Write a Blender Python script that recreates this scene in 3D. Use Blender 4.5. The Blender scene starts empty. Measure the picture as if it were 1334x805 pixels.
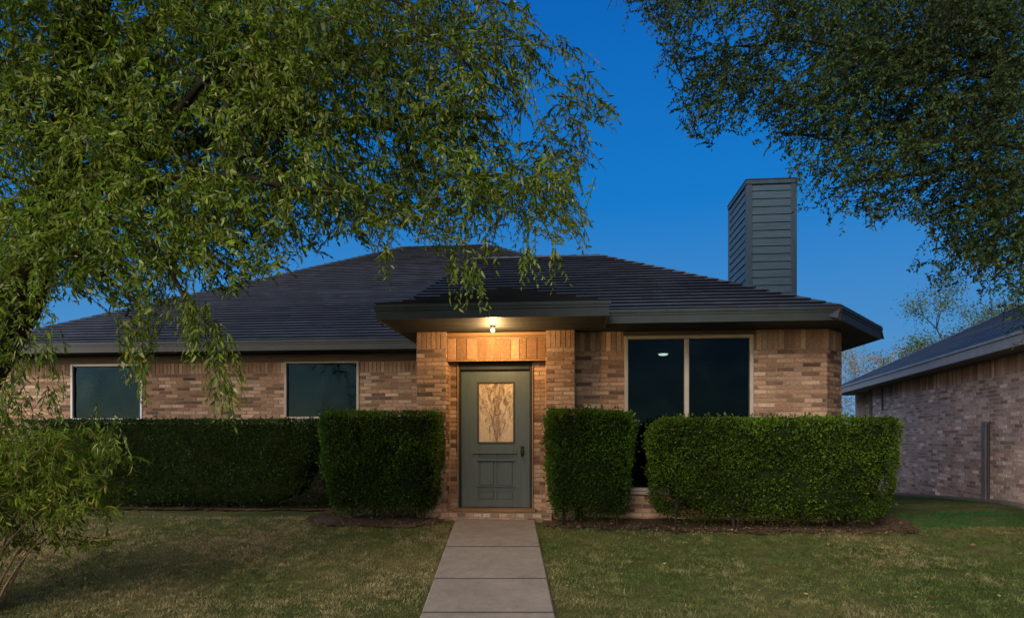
import bpy, math, random
import numpy as np
from mathutils import Vector, noise

rng = np.random.default_rng(11)
random.seed(5)
scene = bpy.context.scene
COL = scene.collection

# ------------------------------------------------------------------ camera numbers (photo pixels -> world)
F, CX, HY = 830.0, 667.0, 570.0          # focal length, centre column and horizon row of the photo
CZ = 1.057                               # camera height above the slab of the house
O = Vector((-0.25, 9.43, 0.0)); TH = math.radians(5.0)
cT, sT = math.cos(TH), math.sin(TH)
HU = Vector((cT, -sT, 0)); HV = Vector((sT, cT, 0))


def at(x, y, D):
    return Vector(((x - CX) / F * D, D, CZ + (HY - y) / F * D))


def to_house(p):
    d = p - O
    return Vector((d.x * cT - d.y * sT, d.x * sT + d.y * cT, d.z))


def hp(x, y, v):
    """house coordinates of the photo pixel on the plane local y = v"""
    a = (x - CX) / F
    t = (v + O.x * sT + O.y * cT) / (a * sT + cT)
    return to_house(Vector((a * t, t, CZ + (HY - y) / F * t)))


def hu(x, v):
    return hp(x, HY, v).x


def hz(x, y, v):
    return hp(x, y, v).z


def G(X, Y):
    """terrain height"""
    if Y >= 9.1:
        z = -0.116 - 0.006 * min(Y - 9.1, 6)
    else:
        z = -0.116 - 0.107 * (9.1 - max(Y, 2.0))
        k = max(0, Y - 8.1)
        z -= 0.02 * k * k * (9.1 - Y)
    s = min(1, max(0, (X - 4.5) / 3.2)); s = s * s * (3 - 2 * s)
    r = min(1, max(0, (Y - 8.0) / 2.0)); r = r * r * (3 - 2 * r)
    z += s * r * (0.125 - 0.055 * min(10, max(0, Y - 10.3)))
    return z


# ------------------------------------------------------------------ materials
def new_mat(name):
    m = bpy.data.materials.new(name); m.use_nodes = True
    nt = m.node_tree; nt.nodes.clear()
    out = nt.nodes.new('ShaderNodeOutputMaterial')
    return m, nt, out


def N(nt, typ, **kw):
    n = nt.nodes.new(typ)
    for k, v in kw.items():
        if k in n.inputs.keys() and not hasattr(n, k):
            n.inputs[k].default_value = v
        elif hasattr(n, k):
            setattr(n, k, v)
        else:
            n.inputs[k].default_value = v
    return n


def noise_node(nt, scale, detail=4.0, rough=0.6, vec=None):
    n = nt.nodes.new('ShaderNodeTexNoise')
    n.inputs['Scale'].default_value = scale; n.inputs['Detail'].default_value = detail
    n.inputs['Roughness'].default_value = rough
    if vec is not None: nt.links.new(vec, n.inputs['Vector'])
    return n


def ramp(nt, fac, stops):
    r = nt.nodes.new('ShaderNodeValToRGB')
    e = r.color_ramp.elements
    while len(e) < len(stops): e.new(0.5)
    for el, (p, c) in zip(e, stops):
        el.position = p; el.color = (*c, 1) if len(c) == 3 else c
    nt.links.new(fac, r.inputs['Fac'])
    return r


def mixc(nt, a, b, fac, mode='MIX'):
    m = nt.nodes.new('ShaderNodeMix'); m.data_type = 'RGBA'; m.blend_type = mode
    for sock, val in ((m.inputs[6], a), (m.inputs[7], b), (m.inputs[0], fac)):
        if hasattr(val, 'is_linked'): nt.links.new(val, sock)
        elif isinstance(val, tuple): sock.default_value = (*val, 1)
        else: sock.default_value = val
    return m.outputs[2]


def bump(nt, height, strength, dist=0.01):
    b = nt.nodes.new('ShaderNodeBump'); b.inputs['Strength'].default_value = strength
    b.inputs['Distance'].default_value = dist
    nt.links.new(height, b.inputs['Height'])
    return b.outputs['Normal']


def coords(nt):
    return nt.nodes.new('ShaderNodeTexCoord').outputs['Object']


def painted(name, col, rough=0.55, var=0.25, scale=9.0, bumps=0.15, spec=0.3, metallic=0.0, stretch=(1, 1, 1)):
    m, nt, out = new_mat(name)
    mp = nt.nodes.new('ShaderNodeMapping'); mp.inputs['Scale'].default_value = stretch
    nt.links.new(coords(nt), mp.inputs['Vector'])
    n1 = noise_node(nt, scale, 6, 0.65, mp.outputs[0]); n2 = noise_node(nt, scale * 14, 3, 0.6, mp.outputs[0])
    d = tuple(c * (1 - var) for c in col); l = tuple(min(1, c * (1 + var)) for c in col)
    r = ramp(nt, n1.outputs['Fac'], [(0.3, d), (0.7, l)])
    c2 = mixc(nt, r.outputs[0], n2.outputs['Color'], 0.06, 'OVERLAY')
    b = nt.nodes.new('ShaderNodeBsdfPrincipled')
    nt.links.new(c2, b.inputs['Base Color'])
    b.inputs['Roughness'].default_value = rough; b.inputs['Specular IOR Level'].default_value = spec
    b.inputs['Metallic'].default_value = metallic
    nt.links.new(bump(nt, n2.outputs['Fac'], bumps, 0.004), b.inputs['Normal'])
    nt.links.new(b.outputs[0], out.inputs[0])
    return m


def attr_mat(name, rough=0.9, noise_scale=30.0, nvar=0.35, bumps=0.4, spec=0.15, stain=0.0, bdist=0.006):
    """base colour from the per-face 'col' attribute, mottled"""
    m, nt, out = new_mat(name)
    a = nt.nodes.new('ShaderNodeAttribute'); a.attribute_name = 'col'
    co = coords(nt)
    n1 = noise_node(nt, noise_scale, 5, 0.7, co)
    r = ramp(nt, n1.outputs['Fac'], [(0.28, (1 - nvar,) * 3), (0.72, (1 + nvar,) * 3)])
    c = mixc(nt, a.outputs['Color'], r.outputs[0], 1.0, 'MULTIPLY')
    if stain:
        n2 = noise_node(nt, 1.3, 5, 0.6, co)
        r2 = ramp(nt, n2.outputs['Fac'], [(0.35, (1 - stain,) * 3), (0.65, (1.0,) * 3)])
        c = mixc(nt, c, r2.outputs[0], 1.0, 'MULTIPLY')
    b = nt.nodes.new('ShaderNodeBsdfPrincipled')
    nt.links.new(c, b.inputs['Base Color'])
    b.inputs['Roughness'].default_value = rough; b.inputs['Specular IOR Level'].default_value = spec
    if bumps: nt.links.new(bump(nt, n1.outputs['Fac'], bumps, bdist), b.inputs['Normal'])
    nt.links.new(b.outputs[0], out.inputs[0])
    return m


def leaf_mat(name, trans=0.35, rough=0.5, spec=0.3, tint=(1, 1, 1)):
    m, nt, out = new_mat(name)
    a = nt.nodes.new('ShaderNodeAttribute'); a.attribute_name = 'col'
    c = mixc(nt, a.outputs['Color'], tint, 1.0, 'MULTIPLY')
    b = nt.nodes.new('ShaderNodeBsdfPrincipled'); nt.links.new(c, b.inputs['Base Color'])
    b.inputs['Roughness'].default_value = rough; b.inputs['Specular IOR Level'].default_value = spec
    t = nt.nodes.new('ShaderNodeBsdfTranslucent'); nt.links.new(c, t.inputs['Color'])
    mx = nt.nodes.new('ShaderNodeMixShader'); mx.inputs[0].default_value = trans
    nt.links.new(b.outputs[0], mx.inputs[1]); nt.links.new(t.outputs[0], mx.inputs[2])
    nt.links.new(mx.outputs[0], out.inputs[0])
    return m


def emissive(name, col, strength):
    m, nt, out = new_mat(name)
    e = nt.nodes.new('ShaderNodeEmission'); e.inputs['Color'].default_value = (*col, 1); e.inputs['Strength'].default_value = strength
    lw = nt.nodes.new('ShaderNodeLayerWeight'); lw.inputs['Blend'].default_value = 0.4
    r = ramp(nt, lw.outputs['Facing'], [(0.0, (1, 1, 1)), (1.0, (0.45, 0.4, 0.35))])
    nt.links.new(mixc(nt, tuple(col), r.outputs[0], 1.0, 'MULTIPLY'), e.inputs['Color'])
    nt.links.new(e.outputs[0], out.inputs[0])
    return m


def glass_mat(name, tint=(0.22, 0.38, 0.52)):
    m, nt, out = new_mat(name)
    tr = nt.nodes.new('ShaderNodeBsdfTransparent'); tr.inputs[0].default_value = (*tint, 1)
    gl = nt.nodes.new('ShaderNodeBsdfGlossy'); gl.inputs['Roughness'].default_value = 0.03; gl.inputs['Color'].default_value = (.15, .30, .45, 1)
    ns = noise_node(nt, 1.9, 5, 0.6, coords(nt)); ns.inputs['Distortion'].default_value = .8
    nt.links.new(ramp(nt, ns.outputs['Fac'], [(.36, (.07, .17, .26)), (.55, (.10, .23, .34)), (.75, (.15, .32, .43))]).outputs[0], gl.inputs['Color'])  # gloss tint mottled to paint cloudy reflections into the panes
    fr = nt.nodes.new('ShaderNodeFresnel'); fr.inputs['IOR'].default_value = 1.45
    mx = nt.nodes.new('ShaderNodeMixShader'); nt.links.new(fr.outputs[0], mx.inputs[0])
    nt.links.new(tr.outputs[0], mx.inputs[1]); nt.links.new(gl.outputs[0], mx.inputs[2])
    nt.links.new(mx.outputs[0], out.inputs[0])
    return m


M = {}
M['brick'] = attr_mat('brick', 0.92, 38.0, 0.38, 0.5, 0.12, stain=0.30)
M['mortar'] = painted('mortar', (0.25, 0.20, 0.155), 0.95, 0.3, 20, 0.3, 0.1)
M['shingle'] = attr_mat('shingle', 0.5, 55.0, 0.45, 0.5, 0.45, stain=0.25)
M['trim'] = painted('trim paint', (0.026, 0.040, 0.043), 0.5, 0.22, 3.5, 0.1, 0.35)
M['frieze'] = painted('frieze paint', (0.075, 0.062, 0.048), 0.6, 0.25, 6, 0.15, 0.25, stretch=(0.3, 1, 3))
M['soffit'] = painted('soffit paint', (0.034, 0.040, 0.041), 0.7, 0.2, 4, 0.1, 0.2)
M['siding'] = painted('chimney siding paint', (0.036, 0.072, 0.104), 0.55, 0.22, 5, 0.15, 0.3, stretch=(0.4, 0.4, 3))
M['corner'] = painted('chimney corner paint', (0.026, 0.052, 0.076), 0.55, 0.22, 5, 0.15, 0.3, stretch=(2, 2, 0.4))
M['door'] = painted('door paint', (0.074, 0.106, 0.108), 0.42, 0.14, 5, 0.10, 0.4, stretch=(4, 4, 0.5))
M['door_dark'] = painted('dark trim and shadow', (0.03, 0.035, 0.034), 0.6, 0.2, 6, 0.1, 0.2)  # dark trim paint, shared by the painted shadow strips under the door ledges
M['frame'] = painted('window frame paint', (0.36, 0.33, 0.28), 0.45, 0.12, 6, 0.06, 0.4)
M['white_frame'] = painted('pale window frame', (0.55, 0.58, 0.60), 0.4, 0.1, 6, 0.06, 0.4)
M['bronze'] = painted('dark bronze', (0.035, 0.03, 0.026), 0.32, 0.2, 30, 0.05, 0.5, metallic=0.8)
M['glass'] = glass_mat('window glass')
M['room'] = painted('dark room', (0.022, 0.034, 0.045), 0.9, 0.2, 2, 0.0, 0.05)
M['bulb'] = emissive('bulb glow', (1.0, 0.66, 0.30), 22.0)
M['lampglow'] = emissive('ceiling lamp glow', (1.0, 0.80, 0.55), 3.0)
M['bark'] = painted('bark', (0.030, 0.025, 0.020), 0.95, 0.5, 10, 0.9, 0.1, stretch=(3, 3, 0.5))
M['sprout_bark'] = painted('sprout bark', (0.17, 0.12, 0.075), 0.9, 0.4, 14, 0.5, 0.1, stretch=(3, 3, 0.5))
M['leaf'] = leaf_mat('tree leaf', 0.50, 0.6, 0.10)
M['leaf_small'] = leaf_mat('small leaf', 0.32, 0.5, 0.15)
M['leaf_hedge'] = leaf_mat('hedge leaf', 0.25, 0.55, 0.18)
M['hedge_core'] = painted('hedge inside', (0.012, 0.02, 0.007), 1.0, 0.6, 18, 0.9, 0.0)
M['grass'] = leaf_mat('grass blade', 0.25, 0.7, 0.1)
M['litter'] = attr_mat('leaf litter', 0.9, 60, 0.3, 0.0, 0.1)


def ground_mat():
    m, nt, out = new_mat('lawn soil and turf')
    co = coords(nt)
    n1 = noise_node(nt, 0.55, 7, 0.62, co); n2 = noise_node(nt, 34, 6, 0.75, co); n3 = noise_node(nt, 3.3, 6, 0.65, co)
    a = ramp(nt, n1.outputs['Fac'], [(0.32, (0.060, 0.082, 0.026)), (0.52, (0.12, 0.118, 0.048)), (0.72, (0.21, 0.165, 0.085))])
    b = ramp(nt, n3.outputs['Fac'], [(0.3, (0.6, 0.7, 0.6)), (0.7, (1.25, 1.2, 1.1))])
    c = mixc(nt, a.outputs[0], b.outputs[0], 1.0, 'MULTIPLY')
    d = ramp(nt, n2.outputs['Fac'], [(0.3, (0.45,) * 3), (0.7, (1.35,) * 3)])
    c = mixc(nt, c, d.outputs[0], 1.0, 'MULTIPLY')
    p = nt.nodes.new('ShaderNodeBsdfPrincipled'); nt.links.new(c, p.inputs['Base Color'])
    p.inputs['Roughness'].default_value = 1; p.inputs['Specular IOR Level'].default_value = 0.05
    nt.links.new(bump(nt, n2.outputs['Fac'], 0.9, 0.03), p.inputs['Normal'])
    nt.links.new(p.outputs[0], out.inputs[0])
    return m


def concrete_mat():
    m, nt, out = new_mat('concrete')
    co = coords(nt)
    n1 = noise_node(nt, 1.7, 8, 0.7, co); n2 = noise_node(nt, 120, 3, 0.7, co); n3 = noise_node(nt, 9, 6, 0.7, co)
    a = ramp(nt, n1.outputs['Fac'], [(0.3, (0.195, 0.172, 0.145)), (0.7, (0.275, 0.245, 0.205))])
    b = ramp(nt, n3.outputs['Fac'], [(0.32, (0.84,) * 3), (0.66, (1.08,) * 3)])
    d = ramp(nt, n2.outputs['Fac'], [(0.3, (0.72,) * 3), (0.7, (1.2,) * 3)])
    c = mixc(nt, mixc(nt, a.outputs[0], b.outputs[0], 1.0, 'MULTIPLY'), d.outputs[0], 1.0, 'MULTIPLY')
    p = nt.nodes.new('ShaderNodeBsdfPrincipled'); nt.links.new(c, p.inputs['Base Color'])
    p.inputs['Roughness'].default_value = 0.85; p.inputs['Specular IOR Level'].default_value = 0.2
    nt.links.new(bump(nt, n2.outputs['Fac'], 0.35, 0.004), p.inputs['Normal'])
    nt.links.new(p.outputs[0], out.inputs[0])
    return m


def bed_mat():
    m, nt, out = new_mat('bed soil')
    co = coords(nt)
    n2 = noise_node(nt, 26, 8, 0.8, co); n1 = noise_node(nt, 2.2, 4, 0.6, co)
    a = ramp(nt, n2.outputs['Fac'], [(0.3, (0.05, 0.036, 0.024)), (0.55, (0.125, 0.088, 0.056)), (0.75, (0.24, 0.175, 0.11))])
    b = ramp(nt, n1.outputs['Fac'], [(0.3, (0.6,) * 3), (0.7, (1.2,) * 3)])
    p = nt.nodes.new('ShaderNodeBsdfPrincipled')
    nt.links.new(mixc(nt, a.outputs[0], b.outputs[0], 1.0, 'MULTIPLY'), p.inputs['Base Color'])
    p.inputs['Roughness'].default_value = 1; p.inputs['Specular IOR Level'].default_value = 0.05
    nt.links.new(bump(nt, n2.outputs['Fac'], 1.0, 0.03), p.inputs['Normal'])
    nt.links.new(p.outputs[0], out.inputs[0])
    return m


def door_glass_mat(cx, z0, z1, w):
    """frosted, etched door glass catching the porch light: a leafy spray fanning out on a pale ground"""
    m, nt, out = new_mat('etched door glass')
    co = coords(nt)
    def mth(op, a, b):
        n = nt.nodes.new('ShaderNodeMath'); n.operation = op
        for k, v in enumerate((a, b)):
            if hasattr(v, 'is_linked'): nt.links.new(v, n.inputs[k])
            elif v is not None: n.inputs[k].default_value = v
        return n.outputs[0]
    sp = nt.nodes.new('ShaderNodeSeparateXYZ'); nt.links.new(co, sp.inputs[0])
    t = mth('DIVIDE', mth('SUBTRACT', sp.outputs['Z'], z0), z1 - z0)
    fan = mth('DIVIDE', mth('SUBTRACT', sp.outputs['X'], cx), mth('ADD', mth('MULTIPLY', t, w * .75), w * .22))   # radial coordinate of the fan
    cb = nt.nodes.new('ShaderNodeCombineXYZ'); nt.links.new(fan, cb.inputs[0]); nt.links.new(t, cb.inputs[1])
    mp = nt.nodes.new('ShaderNodeMapping'); mp.inputs['Scale'].default_value = (2.6, 2.4, 1); nt.links.new(cb.outputs[0], mp.inputs['Vector'])
    n1 = noise_node(nt, 2.2, 8, 0.75, mp.outputs[0]); n1.inputs['Distortion'].default_value = .9
    n2 = noise_node(nt, 60, 5, 0.75, co); n2.inputs['Distortion'].default_value = .6
    edge = mth('MULTIPLY', mth('ABSOLUTE', fan, None), .16)
    f = mth('ADD', n1.outputs['Fac'], edge)
    a = ramp(nt, f, [(0.42, (0.12, 0.085, 0.05)), (0.52, (0.33, 0.25, 0.16)), (0.62, (0.66, 0.54, 0.38))])
    b = ramp(nt, n2.outputs['Fac'], [(0.36, (0.55,) * 3), (0.6, (1.08,) * 3)])
    c = mixc(nt, a.outputs[0], b.outputs[0], 0.8, 'MULTIPLY')
    p = nt.nodes.new('ShaderNodeBsdfPrincipled'); nt.links.new(c, p.inputs['Base Color'])
    p.inputs['Roughness'].default_value = 0.35; p.inputs['Specular IOR Level'].default_value = 0.5
    nt.links.new(bump(nt, n2.outputs['Fac'], 0.6, 0.01), p.inputs['Normal'])
    nt.links.new(p.outputs[0], out.inputs[0])
    return m


M['joint'] = painted('joint grime', (.075, .065, .055), .95, .4, 20, .3, .05); M['ground'] = ground_mat(); M['concrete'] = concrete_mat(); M['bed'] = bed_mat()


# ------------------------------------------------------------------ mesh helpers
class MB:
    """collects vertices and faces, then links them as ONE mesh object"""

    def __init__(s):
        s.v, s.f, s.m, s.c = [], [], [], []

    def face(s, pts, mat=0, col=(0.5, 0.5, 0.5)):
        i = len(s.v); s.v.extend([tuple(p) for p in pts])
        s.f.append(tuple(range(i, i + len(pts)))); s.m.append(mat); s.c.append(col)

    def box(s, x0, x1, y0, y1, z0, z1, mat=0, col=(0.5, 0.5, 0.5), ch=0.0):
        if x1 < x0: x0, x1 = x1, x0
        if y1 < y0: y0, y1 = y1, y0
        if z1 < z0: z0, z1 = z1, z0
        i = len(s.v)
        if ch <= 0:
            s.v += [(x0, y0, z0), (x1, y0, z0), (x1, y1, z0), (x0, y1, z0), (x0, y0, z1), (x1, y0, z1), (x1, y1, z1), (x0, y1, z1)]
            for q in ((0, 1, 5, 4), (1, 2, 6, 5), (2, 3, 7, 6), (3, 0, 4, 7), (4, 5, 6, 7), (3, 2, 1, 0)):
                s.f.append(tuple(i + k for k in q)); s.m.append(mat); s.c.append(col)
            return
        c = min(ch, (x1 - x0) * .45, (y1 - y0) * .45, (z1 - z0) * .45)
        idx = {}
        for a, X in enumerate((x0, x1)):
            for b, Y in enumerate((y0, y1)):
                for d, Z in enumerate((z0, z1)):
                    sx, sy, sz = (1 if a == 0 else -1), (1 if b == 0 else -1), (1 if d == 0 else -1)
                    for ax, p in enumerate(((X, Y + sy * c, Z + sz * c), (X + sx * c, Y, Z + sz * c), (X + sx * c, Y + sy * c, Z))):
                        idx[(a, b, d, ax)] = len(s.v); s.v.append(p)
        def q(*ks):
            s.f.append(tuple(idx[k] for k in ks)); s.m.append(mat); s.c.append(col)
        for a in (0, 1):
            q(*[(a, b, d, 0) for b, d in ((0, 0), (1, 0), (1, 1), (0, 1))][::(-1 if a == 0 else 1)])
            q(*[(b, a, d, 1) for b, d in ((0, 0), (1, 0), (1, 1), (0, 1))][::(1 if a == 0 else -1)])
            q(*[(b, d, a, 2) for b, d in ((0, 0), (1, 0), (1, 1), (0, 1))][::(-1 if a == 0 else 1)])
        for a in (0, 1):
            for b in (0, 1):
                q((a, b, 0, 0), (a, b, 0, 1), (a, b, 1, 1), (a, b, 1, 0))
                q((a, 0, b, 0), (a, 0, b, 2), (a, 1, b, 2), (a, 1, b, 0))
                q((0, a, b, 1), (0, a, b, 2), (1, a, b, 2), (1, a, b, 1))
        for a in (0, 1):
            for b in (0, 1):
                for d in (0, 1):
                    q((a, b, d, 0), (a, b, d, 1), (a, b, d, 2))

    def tube(s, pts, rad, n=8, mat=0, col=(0.5, 0.5, 0.5), cap=True):
        pts = [Vector(p) for p in pts]
        base = len(s.v); prev = None
        for k, p in enumerate(pts):
            t = (pts[min(k + 1, len(pts) - 1)] - pts[max(k - 1, 0)])
            t = t.normalized() if t.length > 1e-9 else Vector((0, 0, 1))
            if prev is None:
                a = t.orthogonal().normalized()
            else:
                a = (prev - t * prev.dot(t)); a = a.normalized() if a.length > 1e-6 else t.orthogonal().normalized()
            prev = a; b = t.cross(a)
            r = rad[k] if hasattr(rad, '__len__') else rad
            for j in range(n):
                an = 2 * math.pi * j / n
                s.v.append(tuple(p + (a * math.cos(an) + b * math.sin(an)) * r))
        for k in range(len(pts) - 1):
            for j in range(n):
                j2 = (j + 1) % n
                s.f.append((base + k * n + j, base + k * n + j2, base + (k + 1) * n + j2, base + (k + 1) * n + j)); s.m.append(mat); s.c.append(col)
        if cap:
            s.f.append(tuple(base + j for j in range(n))[::-1]); s.m.append(mat); s.c.append(col)
            s.f.append(tuple(base + (len(pts) - 1) * n + j for j in range(n))); s.m.append(mat); s.c.append(col)

    def lathe(s, prof, c, axis='z', n=16, mat=0):
        base = len(s.v)
        for r, h in prof:
            for j in range(n):
                a = 2 * math.pi * j / n
                if axis == 'z': p = (c[0] + r * math.cos(a), c[1] + r * math.sin(a), c[2] + h)
                else: p = (c[0] + r * math.cos(a), c[1] + h, c[2] + r * math.sin(a))
                s.v.append(p)
        for k in range(len(prof) - 1):
            for j in range(n):
                j2 = (j + 1) % n
                s.f.append((base + k * n + j, base + k * n + j2, base + (k + 1) * n + j2, base + (k + 1) * n + j)); s.m.append(mat); s.c.append((.5, .5, .5))
        for k in (0, len(prof) - 1):
            s.f.append(tuple(base + k * n + j for j in range(n))); s.m.append(mat); s.c.append((.5, .5, .5))

    def build(s, name, mats, parent=None, smooth=False, color=False):
        me = bpy.data.meshes.new(name)
        me.from_pydata(s.v, [], s.f)
        for m in (mats if isinstance(mats, (list, tuple)) else [mats]): me.materials.append(m)
        me.polygons.foreach_set('material_index', s.m)
        if smooth: me.polygons.foreach_set('use_smooth', [True] * len(s.f))
        if color:
            at_ = me.attributes.new('col', 'FLOAT_COLOR', 'FACE')
            at_.data.foreach_set('color', np.hstack([np.array(s.c, dtype=np.float32), np.ones((len(s.c), 1), np.float32)]).ravel())
        me.update()
        o = bpy.data.objects.new(name, me); COL.objects.link(o)
        if parent: o.parent = parent
        return o


def tag(o, label=None, cat=None, group=None, kind=None):
    if label: o['label'] = label
    if cat: o['category'] = cat
    if group: o['group'] = group
    if kind: o['kind'] = kind
    return o


def empty(name, loc=(0, 0, 0), rz=0.0):
    o = bpy.data.objects.new(name, None); COL.objects.link(o)
    o.location = loc; o.rotation_euler = (0, 0, rz); o.empty_display_size = 0.2
    return o


def np_mesh(name, V, loops, per, mats, cols=None, matidx=None, parent=None):
    """fast mesh of equal-sized polygons. V (n,3); loops (faces, per)"""
    me = bpy.data.meshes.new(name)
    nf = len(loops)
    me.vertices.add(len(V)); me.vertices.foreach_set('co', np.asarray(V, np.float32).ravel())
    me.loops.add(nf * per); me.loops.foreach_set('vertex_index', np.asarray(loops, np.int32).ravel())
    me.polygons.add(nf); me.polygons.foreach_set('loop_start', np.arange(0, nf * per, per, dtype=np.int32))
    for m in mats: me.materials.append(m)
    if matidx is not None: me.polygons.foreach_set('material_index', np.asarray(matidx, np.int32))
    me.update(calc_edges=True)
    if cols is not None:
        a = me.attributes.new('col', 'FLOAT_COLOR', 'FACE')
        a.data.foreach_set('color', np.hstack([cols, np.ones((nf, 1))]).astype(np.float32).ravel())
    o = bpy.data.objects.new(name, me); COL.objects.link(o)
    if parent: o.parent = parent
    return o


def unit(a):
    return a / np.maximum(np.linalg.norm(a, axis=1, keepdims=True), 1e-9)


def leaf_arrays(P, T, L, W, fold=0.25, bend=0.12):
    """lanceolate folded leaves: 6 vertices, 2 quads each. P base, T direction (n,3), L length, W half width"""
    n = len(P); T = unit(T)
    R = unit(np.cross(T, unit(rng.normal(size=(n, 3)))))
    Nn = np.cross(R, T)
    L = L[:, None]; W = W[:, None]
    b = P
    r1 = P + T * L * .33 + R * W + Nn * W * fold; r2 = P + T * L * .68 + R * W * .72 + Nn * (W * fold * .6 - L * bend * .4)
    tip = P + T * L - Nn * L * bend
    l1 = P + T * L * .33 - R * W + Nn * W * fold; l2 = P + T * L * .68 - R * W * .72 + Nn * (W * fold * .6 - L * bend * .4)
    V = np.stack([b, r1, r2, tip, l2, l1], 1).reshape(-1, 3)
    k = (np.arange(n) * 6)[:, None]
    loops = np.concatenate([k + np.array([[0, 1, 2, 3]]), k + np.array([[0, 3, 4, 5]])], 1).reshape(-1, 4)
    return V, loops


def diamond_arrays(P, T, L, W):
    n = len(P); T = unit(T)
    R = unit(np.cross(T, unit(rng.normal(size=(n, 3)))))
    L = L[:, None]; W = W[:, None]
    V = np.stack([P, P + T * L * .5 + R * W, P + T * L, P + T * L * .5 - R * W], 1).reshape(-1, 3)
    loops = (np.arange(n) * 4)[:, None] + np.array([[0, 1, 2, 3]])
    return V, loops


def in_poly(x, y, poly):
    c = False; j = len(poly) - 1
    for i in range(len(poly)):
        xi, yi = poly[i]; xj, yj = poly[j]
        if (yi > y) != (yj > y) and x < (xj - xi) * (y - yi) / (yj - yi) + xi: c = not c
        j = i
    return c


def nz(p, s, off=0.0):
    return noise.noise(Vector((p[0] * s + off, p[1] * s + off * 1.7, p[2] * s - off)))


# ------------------------------------------------------------------ bricks
TAN = [(0.40, 0.265, 0.175), (0.35, 0.225, 0.145), (0.30, 0.19, 0.12), (0.44, 0.32, 0.225), (0.25, 0.15, 0.095), (0.175, 0.105, 0.07), (0.13, 0.085, 0.062), (0.36, 0.21, 0.13)]
TAN = [(c[0] * 1.10, c[1] * 1.14, c[2] * 1.18) for c in TAN]
TANW = [0.16, 0.15, 0.15, 0.14, 0.13, 0.11, 0.08, 0.08]
GREY = [(0.34, 0.27, 0.23), (0.29, 0.225, 0.19), (0.24, 0.18, 0.15), (0.40, 0.34, 0.30), (0.20, 0.145, 0.12), (0.31, 0.22, 0.175)]
GREY = [tuple(x * 2.25 for x in c) for c in GREY]
GREYW = [0.2, 0.2, 0.2, 0.15, 0.12, 0.13]


def brick_col(pal, w):
    c = pal[rng.choice(len(pal), p=w)]
    return tuple(np.array(c) * (1 + rng.normal() * 0.12))


def bricks(mb, p0, d, n, length, z0, z1, holes=(), row=0.062, bw=0.245, pal=TAN, w=TANW, mort=0.009, proud=0.006, soldier=False):
    """running-bond bricks on the vertical plane through p0 (x,y) along d with outward normal n; mat 0 brick, mat 1 mortar"""
    P = Vector((p0[0], p0[1], 0)); D = Vector((d[0], d[1], 0)).normalized(); Nn = Vector((n[0], n[1], 0)).normalized()
    def pt(a, z, o): 
        q = P + D * a + Nn * o; return (q.x, q.y, z)
    flip = D.cross(Vector((0, 0, 1))).dot(Nn) < 0
    def quad(a0, a1, za, zb, o0, mat, col):
        q = [pt(a0, za, o0), pt(a1, za, o0), pt(a1, zb, o0), pt(a0, zb, o0)]
        mb.face(q[::-1] if flip else q, mat, col)
    def one(a0, a1, za, zb):
        col = tuple(np.array(pal[rng.integers(4)]) * (.9 + rng.normal() * .09)) if soldier else brick_col(pal, w); o = proud + rng.normal() * 0.0012; e = 0.003
        if a1 - a0 < 0.012: return
        fr = [pt(a0 + e, za + e, o), pt(a1 - e, za + e, o), pt(a1 - e, zb - e, o), pt(a0 + e, zb - e, o)]
        bk = [pt(a0, za, -.004), pt(a1, za, -.004), pt(a1, zb, -.004), pt(a0, zb, -.004)]
        i = len(mb.v); mb.v += fr + bk
        for q in ((0, 1, 2, 3), (4, 5, 1, 0), (5, 6, 2, 1), (6, 7, 3, 2), (7, 4, 0, 3)):
            mb.f.append(tuple(i + k for k in (q[::-1] if flip else q))); mb.m.append(0); mb.c.append(col)
    rows = max(1, round((z1 - z0) / row)); rh = (z1 - z0) / rows
    if soldier: rows, rh = 1, z1 - z0
    for r in range(rows):
        za, zb = z0 + r * rh, z0 + (r + 1) * rh; zm = (za + zb) / 2
        iv = [(0.0, length)]
        for (h0, h1, hz0, hz1) in holes:
            if hz0 < zm < hz1:
                nv = []
                for a, b in iv:
                    if h1 <= a or h0 >= b: nv.append((a, b)); continue
                    if h0 > a: nv.append((a, h0))
                    if h1 < b: nv.append((h1, b))
                iv = nv
        for a, b in iv:
            quad(a, b, za, zb, 0.0, 1, (.3, .25, .2))
            k0 = math.floor(a / bw) - 1
            off = (r % 2) * bw / 2 + (rng.uniform(-.02, .02) if not soldier else 0)
            x = k0 * bw + off
            while x < b:
                s0, s1 = max(a, x + mort / 2), min(b, x + bw - mort / 2)
                if s1 > s0: one(s0, s1, za + mort / 2, zb - mort / 2)
                x += bw


# ------------------------------------------------------------------ roof helpers (convex eave polygon, one pitch)
def clip_half(poly, f):
    """keep the part of the polygon where linear function f(p) >= 0"""
    out = []
    for i in range(len(poly)):
        a, b = poly[i], poly[(i + 1) % len(poly)]
        fa, fb = f(a), f(b)
        if fa >= 0: out.append(a)
        if (fa >= 0) != (fb >= 0):
            t = fa / (fa - fb); out.append(tuple(a[k] + (b[k] - a[k]) * t for k in range(len(a))))
    return out


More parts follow.
